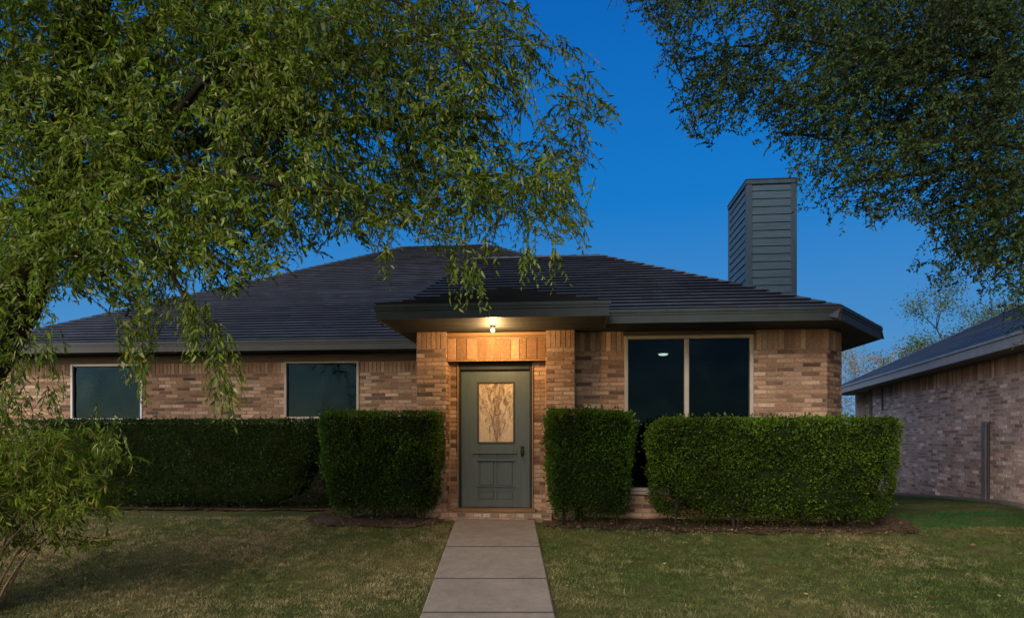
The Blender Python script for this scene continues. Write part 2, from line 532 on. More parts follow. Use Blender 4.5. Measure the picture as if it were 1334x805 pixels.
def shingle_plane(mb, poly, e, q, ze, p, expo=0.15, thick=0.03, jit=0.004, dark=1.0):
    """poly: 2D region; distance from the eave line = (pt - e).q ; courses laid as overlapping strips with a butt edge"""
    qd = Vector(q).normalized(); ev = Vector(e); ud = Vector((-qd.y, qd.x))
    dist = lambda a: (a[0] - ev.x) * qd.x + (a[1] - ev.y) * qd.y
    dmax = max(dist(a) for a in poly)
    step = expo / math.sqrt(1 + p * p)
    k = 0
    nrm = Vector((-qd.x * p, -qd.y * p, 1)).normalized()
    while k * step < dmax:
        d0, d1 = k * step, (k + 1) * step
        s = clip_half(clip_half(poly, lambda a: dist(a) - d0), lambda a: d1 - dist(a))
        if len(s) >= 3:
            us = [a[0] * ud.x + a[1] * ud.y for a in s]
            u = min(us) - rng.uniform(0, .3); umax = max(us)
            tone = 1 + rng.normal() * .13
            while u < umax:
                wd = rng.uniform(.14, .34)
                t = clip_half(clip_half(s, lambda a: a[0] * ud.x + a[1] * ud.y - u), lambda a: u + wd - (a[0] * ud.x + a[1] * ud.y))
                u += wd
                if len(t) < 3: continue
                th = thick * rng.uniform(.94, 1.08)
                top = []
                for a in t:
                    dd = dist(a); h = th * (1 - (dd - d0) / (d1 - d0)) + 0.002
                    top.append(Vector((a[0], a[1], ze + p * dd)) + nrm * h)
                g = 0.088 * tone * (1 + rng.normal() * .12) * dark
                col = (g * .80, g * 1.0, g * 1.38)
                if (top[1] - top[0]).cross(top[2] - top[1]).z < 0: top = top[::-1]
                mb.face(top, 0, col)
                lo = [a for a in t if abs(dist(a) - d0) < 1e-5]
                if len(lo) >= 2:
                    lo.sort(key=lambda a: a[0] * ud.x + a[1] * ud.y)
                    a, b = lo[0], lo[-1]
                    z = ze + p * d0
                    A = Vector((a[0], a[1], z)); B = Vector((b[0], b[1], z))
                    mb.face([A - nrm * .003, B - nrm * .003, B + nrm * (th + .002), A + nrm * (th + .002)], 0, tuple(x * .12 for x in col))  # butt edge coloured near black to draw the shadow line under each course
        k += 1


def hip_roof(mb, poly, ze, pitch, skip=(), expo=0.15, dark=1.0, thick=0.03):
    """poly counter-clockwise convex eave outline"""
    n = len(poly); planes = []
    pit = pitch if hasattr(pitch, '__len__') else [pitch] * n
    for i in range(n):
        a, b = Vector(poly[i]), Vector(poly[(i + 1) % n])
        d = (b - a).normalized(); planes.append((a, Vector((-d.y, d.x))))
    ridge = []
    for i, (e, q) in enumerate(planes):
        p = pit[i]
        reg = [tuple(a) for a in poly]
        for j, (e2, q2) in enumerate(planes):
            if j == i: continue
            reg = clip_half(reg, lambda a: ((a[0] - e2.x) * q2.x + (a[1] - e2.y) * q2.y) * pit[j] - ((a[0] - e.x) * q.x + (a[1] - e.y) * q.y) * p)
            if len(reg) < 3: break
        if len(reg) < 3: continue
        if i not in skip:
            shingle_plane(mb, reg, tuple(e), tuple(q), ze, p, expo, thick, dark=dark)
        else:
            mb.face([(a[0], a[1], ze + p * ((a[0] - e.x) * q.x + (a[1] - e.y) * q.y)) for a in reg], 0, (.02, .021, .023))
        for k in range(len(reg)):
            a, b = reg[k], reg[(k + 1) % len(reg)]
            A = Vector((a[0], a[1], ze + p * ((a[0] - e.x) * q.x + (a[1] - e.y) * q.y)))
            B = Vector((b[0], b[1], ze + p * ((b[0] - e.x) * q.x + (b[1] - e.y) * q.y)))
            if max(A.z, B.z) > ze + 0.05 and (B - A).length > .05: ridge.append((A, B))
    done = []
    for A, B in ridge:                     # cap shingles over hips and ridges
        if any((A - C_).length + (B - D_).length < .05 or (A - D_).length + (B - C_).length < .05 for C_, D_ in done): continue
        done.append((A, B))
        L = (B - A).length; nn = max(1, int(L / .2)); d = (B - A) / nn
        if A.z > B.z: A, d = B, -d
        side = Vector((-d.y, d.x, 0)).normalized()
        for k in range(nn):
            P0 = A + d * k; P1 = A + d * (k + 1)
            g = 0.068 * (1 + rng.normal() * .2) * dark; col = (g * .80, g, g * 1.38)
            up0, up1 = Vector((0, 0, .040)), Vector((0, 0, .026))
            dn = Vector((0, 0, -.10 * p - .005))
            for sgn in (1, -1):
                f = [P0 + up0, P1 + up1, P1 + up1 + side * sgn * .11 + dn, P0 + up0 + side * sgn * .11 + dn]
                mb.face(f if sgn > 0 else f[::-1], 0, col)


def offset_poly(poly, d):
    n = len(poly); out = []
    for i in range(n):
        a, b, c = Vector(poly[i - 1]), Vector(poly[i]), Vector(poly[(i + 1) % n])
        d1 = (b - a).normalized(); d2 = (c - b).normalized()
        n1 = Vector((-d1.y, d1.x)); n2 = Vector((-d2.y, d2.x))
        m = (n1 + n2).normalized(); out.append(tuple(b + m * (d / max(.2, m.dot(n1)))))
    return out


def ring(mb, poly, t0, t1, z0, z1, mat=0, skip=()):
    A, B = offset_poly(poly, t0), offset_poly(poly, t1); n = len(poly)
    for i in range(n):
        if i in skip: continue
        j = (i + 1) % n
        a, b, c, d = A[i], A[j], B[j], B[i]
        mb.face([(*a, z0), (*b, z0), (*b, z1), (*a, z1)], mat); mb.face([(*c, z0), (*d, z0), (*d, z1), (*c, z1)], mat)
        mb.face([(*a, z1), (*b, z1), (*c, z1), (*d, z1)], mat); mb.face([(*d, z0), (*c, z0), (*b, z0), (*a, z0)], mat)
        if (i - 1) % n in skip: mb.face([(*a, z0), (*a, z1), (*d, z1), (*d, z0)], mat)
        if j in skip: mb.face([(*b, z0), (*c, z0), (*c, z1), (*b, z1)], mat)


# ================================================================== THE HOUSE
house = empty('brick_house', O, -TH)
tag(house, 'single-storey tan brick house with dark hipped shingle roof and grey-green front door', 'house')

VP_ = -0.30      # front of the two entry piers
VW = -0.13       # right front wall
VE = -0.82       # right fascia face
ZS = hz(945, 419, VE)                                     # soffit height, all eaves
ZF = ZS + 0.165                                           # top of the fascia
def v_for(x, y):                                          # depth plane at which height ZS shows at pixel (x, y)
    lo, hi = -4, 12
    for _ in range(60):
        m = (lo + hi) / 2
        if hz(x, y, m) < ZS: lo = m
        else: hi = m
    return m
eC = (hu(1096, VE), VE); vt = v_for(1148, 442); eD = (hu(1148, vt), vt)
VEN = v_for(640, 413)                                     # entry fascia
VEL = v_for(260, 457.5)                                   # left wing fascia
VL = VEL + 0.55                                           # left wing wall
uA, uB = hu(489, VEN), hu(794, VEN)
uPL0, uPL1 = hu(543, VP_), hu(581, VP_)
uPR0, uPR1 = hu(711.5, VP_), hu(748.5, VP_)
uC = hu(1077, VW)                                         # right wall corner before the angled return
uD = uC + 0.36; vD = VW + 0.40
GZ = -0.45                                                # bottoms go below grade
PITCH = 0.55
MAIN_W = 6.35
mL = -9.75; mR = 5.3                                      # main roof eave ends
mBack = VEL + 2 * MAIN_W

# --- walls
wb = MB()
dep = VW - VP_
# right front wall with the big window
wx0, wx1 = hu(813.5, VW), hu(981.5, VW)
wz0, wz1 = hz(900, 640, VW), hz(900, 436.5, VW)
SOLD = 0.20
ZW = ZS + 0.01
zr = ZW - 0.09
bricks(wb, (uPR1, VW), (1, 0), (0, -1), uC - uPR1, GZ, zr - SOLD, holes=[(wx0 - uPR1, wx1 - uPR1, wz0, 9)])
bricks(wb, (uPR1, VW), (1, 0), (0, -1), uC - uPR1, zr - SOLD, ZS + .004, holes=[(wx0 - uPR1, wx1 - uPR1, wz0, 9)], bw=.075, soldier=True)
dl = math.hypot(uD - uC, vD - VW); dd = ((uD - uC) / dl, (vD - VW) / dl)
bricks(wb, (uC, VW), dd, (dd[1], -dd[0]), dl, GZ, zr - SOLD); bricks(wb, (uC, VW), dd, (dd[1], -dd[0]), dl, zr - SOLD, ZS + .004, bw=.075, soldier=True)
bricks(wb, (uD, vD), (0, 1), (1, 0), 5.2 - vD, GZ, ZS + .004, bw=.26)
wb.build('wall', [M['brick'], M['mortar']], house, color=True)
# left wing wall
wl = MB()
lx0, lx1 = hu(-160, VL), hu(560, VL)
aW0, aW1 = hu(370.5, VL), hu(468, VL); bW0, bW1 = hu(92.5, VL), hu(186, VL)
az0, az1 = hz(420, 546, VL), hz(420, 469.5, VL); bz0, bz1 = hz(140, 548, VL), hz(140, 474, VL)
holes = [(aW0 - lx0, aW1 - lx0, az0, 9), (bW0 - lx0, bW1 - lx0, bz0, 9)]
bricks(wl, (lx0, VL), (1, 0), (0, -1), lx1 - lx0, GZ, zr - SOLD - .06, holes=holes)
bricks(wl, (lx0, VL), (1, 0), (0, -1), lx1 - lx0, zr - SOLD - .06, zr - .06, holes=holes, bw=.075, soldier=True)
bricks(wl, (lx0, VL), (0, 1), (-1, 0), mBack - VL - .5, GZ, zr, bw=.26)
wl.build('wall', [M['brick'], M['mortar']], house, color=True)
# hidden sides, plain
wk = MB()
bk = mBack - .55
wk.box(lx0, mR - .5, bk, bk + .1, GZ, ZW); wk.box(mR - .6, mR - .5, 5.2, bk, GZ, ZW)
wk.build('wall', [M['mortar']], house)

# --- the entry: two piers, door wall, header of upright bricks
VDW = -0.05                                                # strips beside the door
ux0, ux1 = hu(597.5, VDW), hu(693.5, VDW)                  # door opening
hzz = hz(645, 472.5, VDW)
for (a, b) in ((uPL0, uPL1), (uPR0, uPR1)):
    pm = MB()
    bricks(pm, (a, VP_), (1, 0), (0, -1), b - a, GZ, zr - SOLD + .04, bw=.24)
    bricks(pm, (a, VP_), (1, 0), (0, -1), b - a, zr - SOLD + .04, ZW, bw=.07, soldier=True)
    inner = a == uPL0
    xs, nx = (b, 1) if inner else (a, -1)
    bricks(pm, (xs, VP_), (0, 1), (nx, 0), VDW - VP_ + .02, GZ, ZW, bw=.24)
    xo = a if inner else b
    bricks(pm, (xo, VP_), (0, 1), (-nx, 0), (VL - VP_ if inner else VW - VP_ + .02), GZ, ZW, bw=.24)
    pm.build('entry_pier', [M['brick'], M['mortar']], house, color=True)
ew = MB()
hpb = hz(645, 469.5, -.21)                                  # underside of the header
bricks(ew, (uPL1, VDW), (1, 0), (0, -1), ux0 - uPL1, GZ, hpb + .1, bw=.24)
ew.build('door_surround', [M['brick'], M['mortar']], house, color=True)
ew = MB()
bricks(ew, (ux1, VDW), (1, 0), (0, -1), uPR0 - ux1, GZ, hpb + .1, bw=.24)
ew.build('door_surround', [M['brick'], M['mortar']], house, color=True)
WOODY = [(0.36, 0.225, 0.13), (0.29, 0.172, 0.095), (0.39, 0.25, 0.15), (0.245, 0.145, 0.08)]
hd = MB()
VH = -0.21
htop = hz(645, 440, VH)
edges = [0, .075, .175, .29]
W_ = uPR0 - uPL1
xs = [uPL1 + .004]
for wd in (.105, .115, .13, .105, .085, .085, .11, .10, .08, .12, .10): xs.append(xs[-1] + wd)
sc_ = (W_ - .008) / (xs[-1] - xs[0]); xs = [uPL1 + .004 + (x - xs[0]) * sc_ for x in xs]
hd.face([(uPL1, VH, hpb), (uPR0, VH, hpb), (uPR0, VH, ZW), (uPL1, VH, ZW)], 1)
hd.face([(uPL1, VH, hpb), (uPL1, 0.05, hpb), (uPR0, 0.05, hpb), (uPR0, VH, hpb)], 1)
for k in range(len(xs) - 1):
    hd.box(xs[k] + .004, xs[k + 1] - .004, VH - .010 - rng.uniform(0, .004), VH + .02, hpb + .012, htop - (.012 if 2 < k < 8 else .0) - .005, 0, WOODY[rng.integers(4)], ch=.004)
hd.box(uPL1 + .002, uPR0 - .002, VH - .004, VH + .02, hpb - .006, hpb + .010, 0, (.38, .24, .13))
hd.build('header_course', [M['brick'], M['mortar']], house, color=True)
ht = MB()
ht.box(uPL1 + .002, uPR0 - .002, VH - .035, VH + .02, htop + .002, ZS - .055, 0, ch=.005)
ht.box(uPL1 + .002, uPR0 - .002, VH - .055, VH + .02, ZS - .052, ZS - .002, 0, ch=.005)
WOODM = painted('header board', (0.27, 0.165, 0.085), .6, .25, 5, .2, .25, stretch=(.3, 1, 4))
ht.build('header_board', WOODM, house)
# warm edge beads at the opening corners
MOULD = painted('brick mould paint', (.36, .22, .11), .5, .2, 6, .1, .3)
for (x0, x1, z0, z1) in ((uPL1 + .001, uPL1 + .020, -.1, hpb - .01), (ux0 - .016, ux0 - .001, -.02, hzz), (ux1 + .001, ux1 + .014, -.02, hzz), (uPR0 - .020, uPR0 - .001, -.1, hpb - .01)):
    eb = MB(); eb.box(x0, x1, VDW - .03, VDW, z0, z1, ch=.004); eb.build('brick_mould', MOULD, house)
# step and sill
st = MB()
sz = hz(645, 662, -.1)
bricks(st, (uPL1 - .08, VP_ - .10), (1, 0), (0, -1), uPR0 - uPL1 + .16, GZ, sz - .035, bw=.12, pal=TAN, w=TANW)
st.face([(uPL1 - .08, VP_ - .10, sz - .035), (uPR0 + .08, VP_ - .10, sz - .035), (uPR0 + .08, VDW + .1, sz - .035), (uPL1 - .08, VDW + .1, sz - .035)], 1)
st.build('doorstep', [M['brick'], M['mortar']], house, color=True)
ts = MB(); ts.box(ux0 - .06, ux1 + .06, VP_ + .02, VDW + .10, sz - .034, sz + .004, ch=.008)
ts.build('threshold', painted('threshold wood', (.20, .125, .07), .55, .3, 7, .2, .3, stretch=(.3, 2, 2)), house)

# --- the door
VD = 0.0
d0, d1, dz0, dz1 = hu(601, VD), hu(690, VD), sz + .012, hz(645, 482.5, VD)
fr = MB()
fr.box(ux0 + .001, d0 - .006, VDW - .012, VD + .12, sz + .006, hzz, ch=.006); fr.box(d1 + .006, ux1 - .001, VDW - .012, VD + .12, sz + .006, hzz, ch=.006)
fr.box(d0 - .006, d1 + .006, VDW - .010, VD + .12, dz1 + .006, hzz, ch=.006)
fr.build('door_frame', M['door_dark'], house)
dm = MB()
gx0, gx1, gz0, gz1 = hu(623.5, VD), hu(669, VD), hz(645, 576, VD), hz(645, 498.5, VD)
dm.box(d0, gx0, VD, VD + .045, dz0, dz1); dm.box(gx1, d1, VD, VD + .045, dz0, dz1)
dm.box(gx0, gx1, VD, VD + .045, gz1, dz1); dm.box(gx0, gx1, VD + .012, VD + .045, dz0, gz0)
zA, zB, zC, zD_, zE = [hz(645, y, VD) for y in (591, 600, 634, 640, 651)]
# lower field: rails, stiles and raised panels
dm.box(gx0 - .001, gx1 + .001, VD - .001, VD + .02, zA, gz0, ch=.003)
dm.box(gx0 - .001, gx1 + .001, VD - .001, VD + .02, dz0, zE, ch=.003)
gm = (gx0 + gx1) / 2 - .005
dm.box(gx0 - .001, gx1 + .001, VD - .001, VD + .02, zD_, zC, ch=.003)
dm.box(gm - .014, gm + .014, VD - .0005, VD + .02, zE, zA, ch=.003)
for (a, b) in ((gx0, gm - .014), (gm + .014, gx1)):
    dm.box(a + .018, b - .018, VD + .001, VD + .02, zC + .018, zB - .012, ch=.008)
    dm.box(a + .018, b - .018, VD + .001, VD + .02, zE + .014, zD_ - .012, ch=.006)
dm.box(gx0 - .085, gx1 + .05, VD - .022, VD + .01, zA + .002, zA + .016, ch=.005)      # narrow ledge moulding
dm.box(gx0 - .03, gx1 + .03, VD - .016, VD + .01, zB - .004, zB + .010, ch=.004); dm.box(gx0 - .03, gx1 + .03, VD - .016, VD + .01, zC - .004, zC + .008, ch=.004)
door = dm.build('door', M['door'], house)
for (x0, x1, zz) in ((gx0 - .085, gx1 + .05, zA - .006), (gx0 - .03, gx1 + .03, zB - .016), (gx0 - .03, gx1 + .03, zC - .012)):
    gv = MB(); gv.box(x0, x1, VD - .004, VD + .01, zz, zz + .008); gv.build('ledge_shadow', M['door_dark'], door)  # dark strips painting the shadow lines under the ledges
gf = MB()
b_ = .018
gf.box(gx0 - b_, gx0 + .008, VD - .016, VD + .02, gz0 - b_, gz1 + b_, ch=.006); gf.box(gx1 - .008, gx1 + b_, VD - .016, VD + .02, gz0 - b_, gz1 + b_, ch=.006)
gf.box(gx0 + .008, gx1 - .008, VD - .015, VD + .02, gz1 - .008, gz1 + b_, ch=.006); gf.box(gx0 + .008, gx1 - .008, VD - .015, VD + .02, gz0 - b_, gz0 + .008, ch=.006)
gf.build('glass_moulding', painted('glass moulding', (.062, .066, .054), .45, .2, 8, .1, .35), door)
gp = MB(); gp.box(gx0 + .004, gx1 - .004, VD + .006, VD + .02, gz0 + .004, gz1 - .004)
gp.build('glass_panel', door_glass_mat((gx0 + gx1) / 2, gz0, gz1, gx1 - gx0), door)
hm = MB()
kx, kz = hu(680.5, VD), hz(680, 587, VD)
hm.lathe([(.0, -.012), (.026, -.012), (.030, -.004), (.030, .0)], (kx, VD, kz + .045), 'y', 18)
hm.box(kx - .022, kx + .022, VD - .010, VD, kz - .075, kz + .05, ch=.006)
hm.lathe([(.0, -.075), (.020, -.075), (.029, -.062), (.029, -.048), (.014, -.036), (.011, -.012), (.018, -.009)], (kx, VD, kz - .02), 'y', 18)
hm.tube([(kx, VD - .05, kz - .03), (kx - .005, VD - .06, kz - .06), (kx - .012, VD - .045, kz - .09)], [.011, .009, .006], 8)
hm.build('door_handle', M['bronze'], door, smooth=False)

# --- windows
def window(x0, x1, z0, z1, v, splits, frame, roomdepth, fw=.045, sill=True):
    f = MB()
    f.box(x0, x0 + fw, v - .022, v + .09, z0, z1, ch=.006); f.box(x1 - fw, x1, v - .022, v + .09, z0, z1, ch=.006)
    f.box(x0 + fw, x1 - fw, v - .020, v + .09, z1 - fw, z1, ch=.006); f.box(x0 + fw, x1 - fw, v - .020, v + .09, z0, z0 + fw, ch=.006)
    for s_ in splits: f.box(s_ - fw * .62, s_ + fw * .62, v - .018, v + .09, z0 + fw, z1 - fw, ch=.006)
    o = f.build('window', frame, house)
    es = [x0 + fw] + [q for s_ in splits for q in (s_ - fw * .62, s_ + fw * .62)] + [x1 - fw]
    for k in range(0, len(es), 2):
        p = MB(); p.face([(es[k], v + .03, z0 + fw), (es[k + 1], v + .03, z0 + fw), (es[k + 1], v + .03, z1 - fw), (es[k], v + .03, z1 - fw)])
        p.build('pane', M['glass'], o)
        g = MB(); e = .012                                       # dark gasket round the glass
        g.box(es[k], es[k] + e, v + .012, v + .028, z0 + fw, z1 - fw); g.box(es[k + 1] - e, es[k + 1], v + .012, v + .028, z0 + fw, z1 - fw)
        g.box(es[k] + e, es[k + 1] - e, v + .013, v + .028, z1 - fw - e, z1 - fw); g.box(es[k] + e, es[k + 1] - e, v + .013, v + .028, z0 + fw, z0 + fw + e)
        g.build('gasket', M['door_dark'], o)
    if sill:
        s_ = MB(); s_.box(x0 - .03, x1 + .03, v - .05, v + .02, z0 - .045, z0 - .002, ch=.006); s_.build('sill', frame, o)
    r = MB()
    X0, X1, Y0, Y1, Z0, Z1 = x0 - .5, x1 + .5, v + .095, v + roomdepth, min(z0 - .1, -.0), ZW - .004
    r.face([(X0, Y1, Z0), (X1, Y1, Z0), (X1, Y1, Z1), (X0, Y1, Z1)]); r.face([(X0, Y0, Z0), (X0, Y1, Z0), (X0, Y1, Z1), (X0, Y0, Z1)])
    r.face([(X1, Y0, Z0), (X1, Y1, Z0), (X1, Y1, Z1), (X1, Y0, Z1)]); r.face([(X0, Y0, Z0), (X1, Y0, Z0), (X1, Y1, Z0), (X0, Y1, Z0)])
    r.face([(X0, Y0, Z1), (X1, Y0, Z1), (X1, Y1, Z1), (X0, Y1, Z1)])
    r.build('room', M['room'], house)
    return o

window(wx0, wx1, wz0, wz1, VW, [hu(894.5, VW)], M['frame'], 3.6, .05)
window(aW0, aW1, az0, az1, VL, [], M['frame'], 3.0, .048)
window(bW0, bW1, bz0, bz1, VL, [], M['white_frame'], 3.0, .045)

# --- frieze boards under the soffits
fz = MB()
fz.box(lx0, uPL0 - .01, VL - .025, VL + .06, zr - .059, ZS - .001)
fz.box(wx0 - .02, wx1 + .02, VW - .026, VW + .04, wz1 + .002, ZS - .001)
fz.box(aW0 - .02, aW1 + .02, VL - .03, VL + .04, az1 + .002, zr); fz.box(bW0 - .02, bW1 + .02, VL - .03, VL + .04, bz1 + .002, zr)
fz.build('frieze_board', M['frieze'], house)

# --- roofs
wing = [(uA, VE), eC, eD, (eD[0], VE + 5.5), (uA, VE + 5.5)]
cd_ = (Vector(eD) - Vector(eC)).normalized(); re_ = hp(781, 334, VE + 2.75)
PC = PITCH * 2.75 / ((Vector((re_.x, re_.y)) - Vector(eC)).dot(Vector((-cd_.y, cd_.x))))
main = [(mL, VEL), (mR, VEL), (mR, mBack), (mL, mBack)]
rf = MB()
hip_roof(rf, wing, ZF, [PITCH, PC, PITCH, PITCH, 1.9], skip=(3,))
hip_roof(rf, main, ZF, PITCH, skip=(1, 2, 3))
# low hipped roof of the entry, lying on the front slope
t1, t2 = hp(581, 381, VE + 0.85), hp(700, 379, VE + 0.85)
def wingz(v): return ZF + PITCH * (v - VE)
tv = VE + 0.95
pe = (wingz(tv) - ZF + .02) / (tv - VEN)
T1, T2 = (uA + (tv - VEN), tv), (uB - (tv - VEN) * .95, tv)
shingle_plane(rf, [(uA, VEN), (uB, VEN), T2, T1], (uA, VEN), (0, 1), ZF + .004, pe, dark=1.0)
shingle_plane(rf, [(uA, VEN), T1, (uA + .0, tv + .9)], (uA, VEN), (1, 0), ZF + .004, pe, dark=1.0)
shingle_plane(rf, [(uB, VEN), (uB, VE + .02), T2], (uB, VEN), (-1, 0), ZF + .004, pe * .98, dark=1.0)
roof = rf.build('roof', M['shingle'], house, color=True)
entry = [(uA, VEN), (uB, VEN), (uB, VE + .4), (uA, VE + .4)]
fa = MB()
ring(fa, wing, 0, .03, ZS, ZF - .03, skip=(3,)); ring(fa, wing, -.022, .03, ZF - .028, ZF + .012, skip=(3,)); ring(fa, wing, -.010, .03, ZF - .060, ZF - .030, skip=(3,))
ring(fa, main, 0, .03, ZS, ZF - .03); ring(fa, main, -.022, .03, ZF - .028, ZF + .012); ring(fa, main, -.010, .03, ZF - .060, ZF - .030)
ring(fa, entry, 0.001, .03, ZS - .006, ZF - .03, skip=(2,)); ring(fa, entry, -.020, .03, ZF - .027, ZF + .014, skip=(2,)); ring(fa, entry, -.011, .03, ZF - .060, ZF - .029, skip=(2,))
fa.build('fascia', M['trim'], roof)
so = MB()
so.face([(*a, ZS + .008) for a in offset_poly(wing, .02)][::-1]); so.face([(*a, ZS + .012) for a in offset_poly(main, .02)][::-1])
so.face([(*a, ZS + .003) for a in offset_poly(entry, .02)][::-1])
so.build('soffit', M['soffit'], roof)

# --- chimney
cv = 2.75
c0, c1 = hu(973.5, cv), hu(1036.5, cv)
ctop = hz(1004, 233, cv)
cbk = cv + 1.35
ch_ = MB()
cw = .085
zb0 = 3.0
pitchlap = .145
z = zb0
while z < ctop - .10:
    z1 = min(z + pitchlap, ctop - .09)
    for (ax, ay, bx_, by_, nx, ny) in ((c0 + cw, cv, c1 - cw, cv, 0, -1), (c0, cbk - cw, c0, cv + cw, -1, 0), (c1, cv + cw, c1, cbk - cw, 1, 0)):
        o0, o1 = .012, -.006
        ch_.face([(ax + nx * o0, ay + ny * o0, z), (bx_ + nx * o0, by_ + ny * o0, z), (bx_ + nx * o1, by_ + ny * o1, z1), (ax + nx * o1, ay + ny * o1, z1)], 0)
        ch_.face([(ax + nx * -.02, ay + ny * -.02, z + .001), (bx_ - nx * .02, by_ - ny * .02, z + .001), (bx_ + nx * o0, by_ + ny * o0, z), (ax + nx * o0, ay + ny * o0, z)], 1)
    z += pitchlap
ch_.box(c0 + .03, c1 - .03, cv + .03, cbk - .0, zb0, ctop - .02, 1)
chim = ch_.build('chimney', [M['siding'], M['door_dark']], house)
for (a, b, e, f_) in ((c0 - .018, c0 + cw, cv - .018, cv + cw), (c1 - cw, c1 + .018, cv - .018, cv + cw), (c0 - .018, c0 + cw, cbk - cw, cbk), (c1 - cw, c1 + .018, cbk - cw, cbk)):
    cb = MB(); cb.box(a, b, e, f_, zb0, ctop - .1, ch=.006); cb.build('corner_board', M['corner'], chim)
cc = MB(); cc.box(c0 - .028, c1 + .028, cv - .028, cbk + .01, ctop - .098, ctop - .02, ch=.006); cc.box(c0 - .035, c1 + .035, cv - .035, cbk + .015, ctop - .018, ctop + .004, ch=.004)
cc.build('chimney_cap', M['corner'], chim)

# --- porch light (its own thing) and the lamp seen through the big window
def world(p): return O + HU * p[0] + HV * p[1] + Vector((0, 0, p[2]))
lp = hp(642, 431, -.78); 
pw = world((lp.x, lp.y, ZS))
pl = empty('porch_light', pw, -TH)
tag(pl, 'small glowing bare-bulb porch light under the entry soffit above the front door', 'lamp')
k = MB(); k.lathe([(.0, .004), (.042, .004), (.038, -.012), (.022, -.02), (.018, -.03), (.0, -.03)], (0, 0, 0), 'z', 18); k.build('lamp_base', M['bronze'], pl)
k = MB(); k.lathe([(.0, -.030), (.014, -.031), (.024, -.046), (.028, -.06), (.022, -.078), (.010, -.086), (.0, -.087)], (0, 0, 0), 'z', 16); k.build('bulb', M['bulb'], pl, smooth=True)
L = bpy.data.lights.new('porch_lamp', 'POINT'); L.energy = 70; L.color = (1.0, .56, .22); L.shadow_soft_size = .045
lo = bpy.data.objects.new('porch_lamp', L); COL.objects.link(lo); lo.location = pw + Vector((0, 0, -.17))


q = hp(864, 463, 2.2)
cl = empty('ceiling_lamp', world((q.x, q.y, ZW - .006)), -TH)
tag(cl, 'dim round ceiling lamp seen through the left pane of the big front window', 'lamp')
k = MB(); k.lathe([(.0, .0), (.10, .0), (.10, -.02), (.09, -.025), (.0, -.025)], (0, 0, 0), 'z', 24); k.build('lamp_base', M['frame'], cl)
k = MB(); k.lathe([(.0, -.031), (.088, -.031), (.08, -.044), (.056, -.054), (.02, -.060), (.0, -.061)], (0, 0, 0), 'z', 24); k.build('lamp_shade', M['lampglow'], cl, smooth=True)

# ================================================================== NEIGHBOUR HOUSE
NA = math.radians(14.5)
nb = empty('neighbour_house', (7.05, 8.77, 0), -NA)         # local x: away from us to the right, local y: along the wall to the back
tag(nb, 'greyish brick house side wall with pale fascia and dark roof at the right edge', 'house')
# local axes after rotation by -NA: x -> (cos, -sin), y -> (sin, cos)
ZN = 2.36; OV = .5; LEN = 11.2; NEAR = -5.0
nw = MB()
bricks(nw, (OV, NEAR), (0, 1), (-1, 0), 14.0, -.9, ZN - .30, pal=GREY, w=GREYW, row=.066)
bricks(nw, (OV, NEAR), (0, 1), (-1, 0), 14.0, ZN - .30, ZN, pal=GREY, w=GREYW, bw=.085, soldier=True)
bricks(nw, (OV + .25, 9.0), (0, 1), (-1, 0), LEN - 9.6, -.9, ZN, pal=GREY, w=GREYW, row=.066)
nw.box(OV + .02, OV + 9, LEN - .6, LEN - .5, -.9, ZN, 1); nw.box(OV + .02, OV + 9, NEAR, NEAR + .1, -.9, ZN, 1)
nw.face([(OV, 9.0, -.9), (OV + .25, 9.0, -.9), (OV + .25, 9.0, ZN), (OV, 9.0, ZN)], 1)
M['brick_grey'] = attr_mat('grey brick', .92, 30, .35, .5, .12, stain=.35)
M['mortar_grey'] = painted('grey mortar', (.58, .54, .50), .95, .3, 20, .3, .1)
nw.build('wall', [M['brick_grey'], M['mortar_grey']], nb, color=True)
nr = MB()
npoly = [(0, NEAR - .5), (9.0, NEAR - .5), (9.0, LEN), (0, LEN)]
hip_roof(nr, npoly, ZN + .17, .50, skip=(0, 1), expo=.16, dark=1.3, thick=.012)
nroof = nr.build('roof', M['shingle'], nb, color=True)
nf = MB()
ring(nf, npoly, 0, .03, ZN - .01, ZN + .14); ring(nf, npoly, -.02, .03, ZN + .142, ZN + .18)
nf.build('fascia', painted('pale fascia', (.30, .31, .31), .5, .15, 5, .1, .3), nroof)
ns = MB(); ns.face([(*a, ZN + .004) for a in offset_poly(npoly, .02)][::-1]); ns.build('soffit', painted('pale soffit', (.15, .145, .14), .7, .15, 5, .1, .2), nroof)
nd = MB()                                                   # boxed pipe chase on the wall
ty = 2.25
nd.box(OV - .05, OV + .01, ty, ty + .16, -.9, 1.33, ch=.01); nd.build('pipe_cover', painted('pipe cover paint', (.19, .19, .185), .6, .25, 5, .2, .3), nb)
GREYP = painted('grey conduit', (.07, .075, .075), .6, .2, 8, .1, .2)
nd = MB(); nd.tube([(OV - .028, ty - .06, -.9), (OV - .028, ty - .06, 1.28), (OV + .02, ty - .06, 1.34)], .022, 8); nd.build('conduit', GREYP, nb)
nd = MB(); nd.box(OV - .06, OV + .02, 8.86, 9.02, -.9, ZN, ch=.01); nd.build('corner_board', painted('brown corner board', (.20, .15, .12), .7, .3, 5, .2, .2), nb)
nd = MB(); nd.tube([(OV - .04, 7.9, ZN), (OV - .04, 7.9, 1.75)], .02, 8); nd.build('downspout', GREYP, nb)
nfo = MB(); nfo.box(OV - .10, OV + .0, NEAR, 9.0, -1.2, -.02 - .02, ch=.01); 
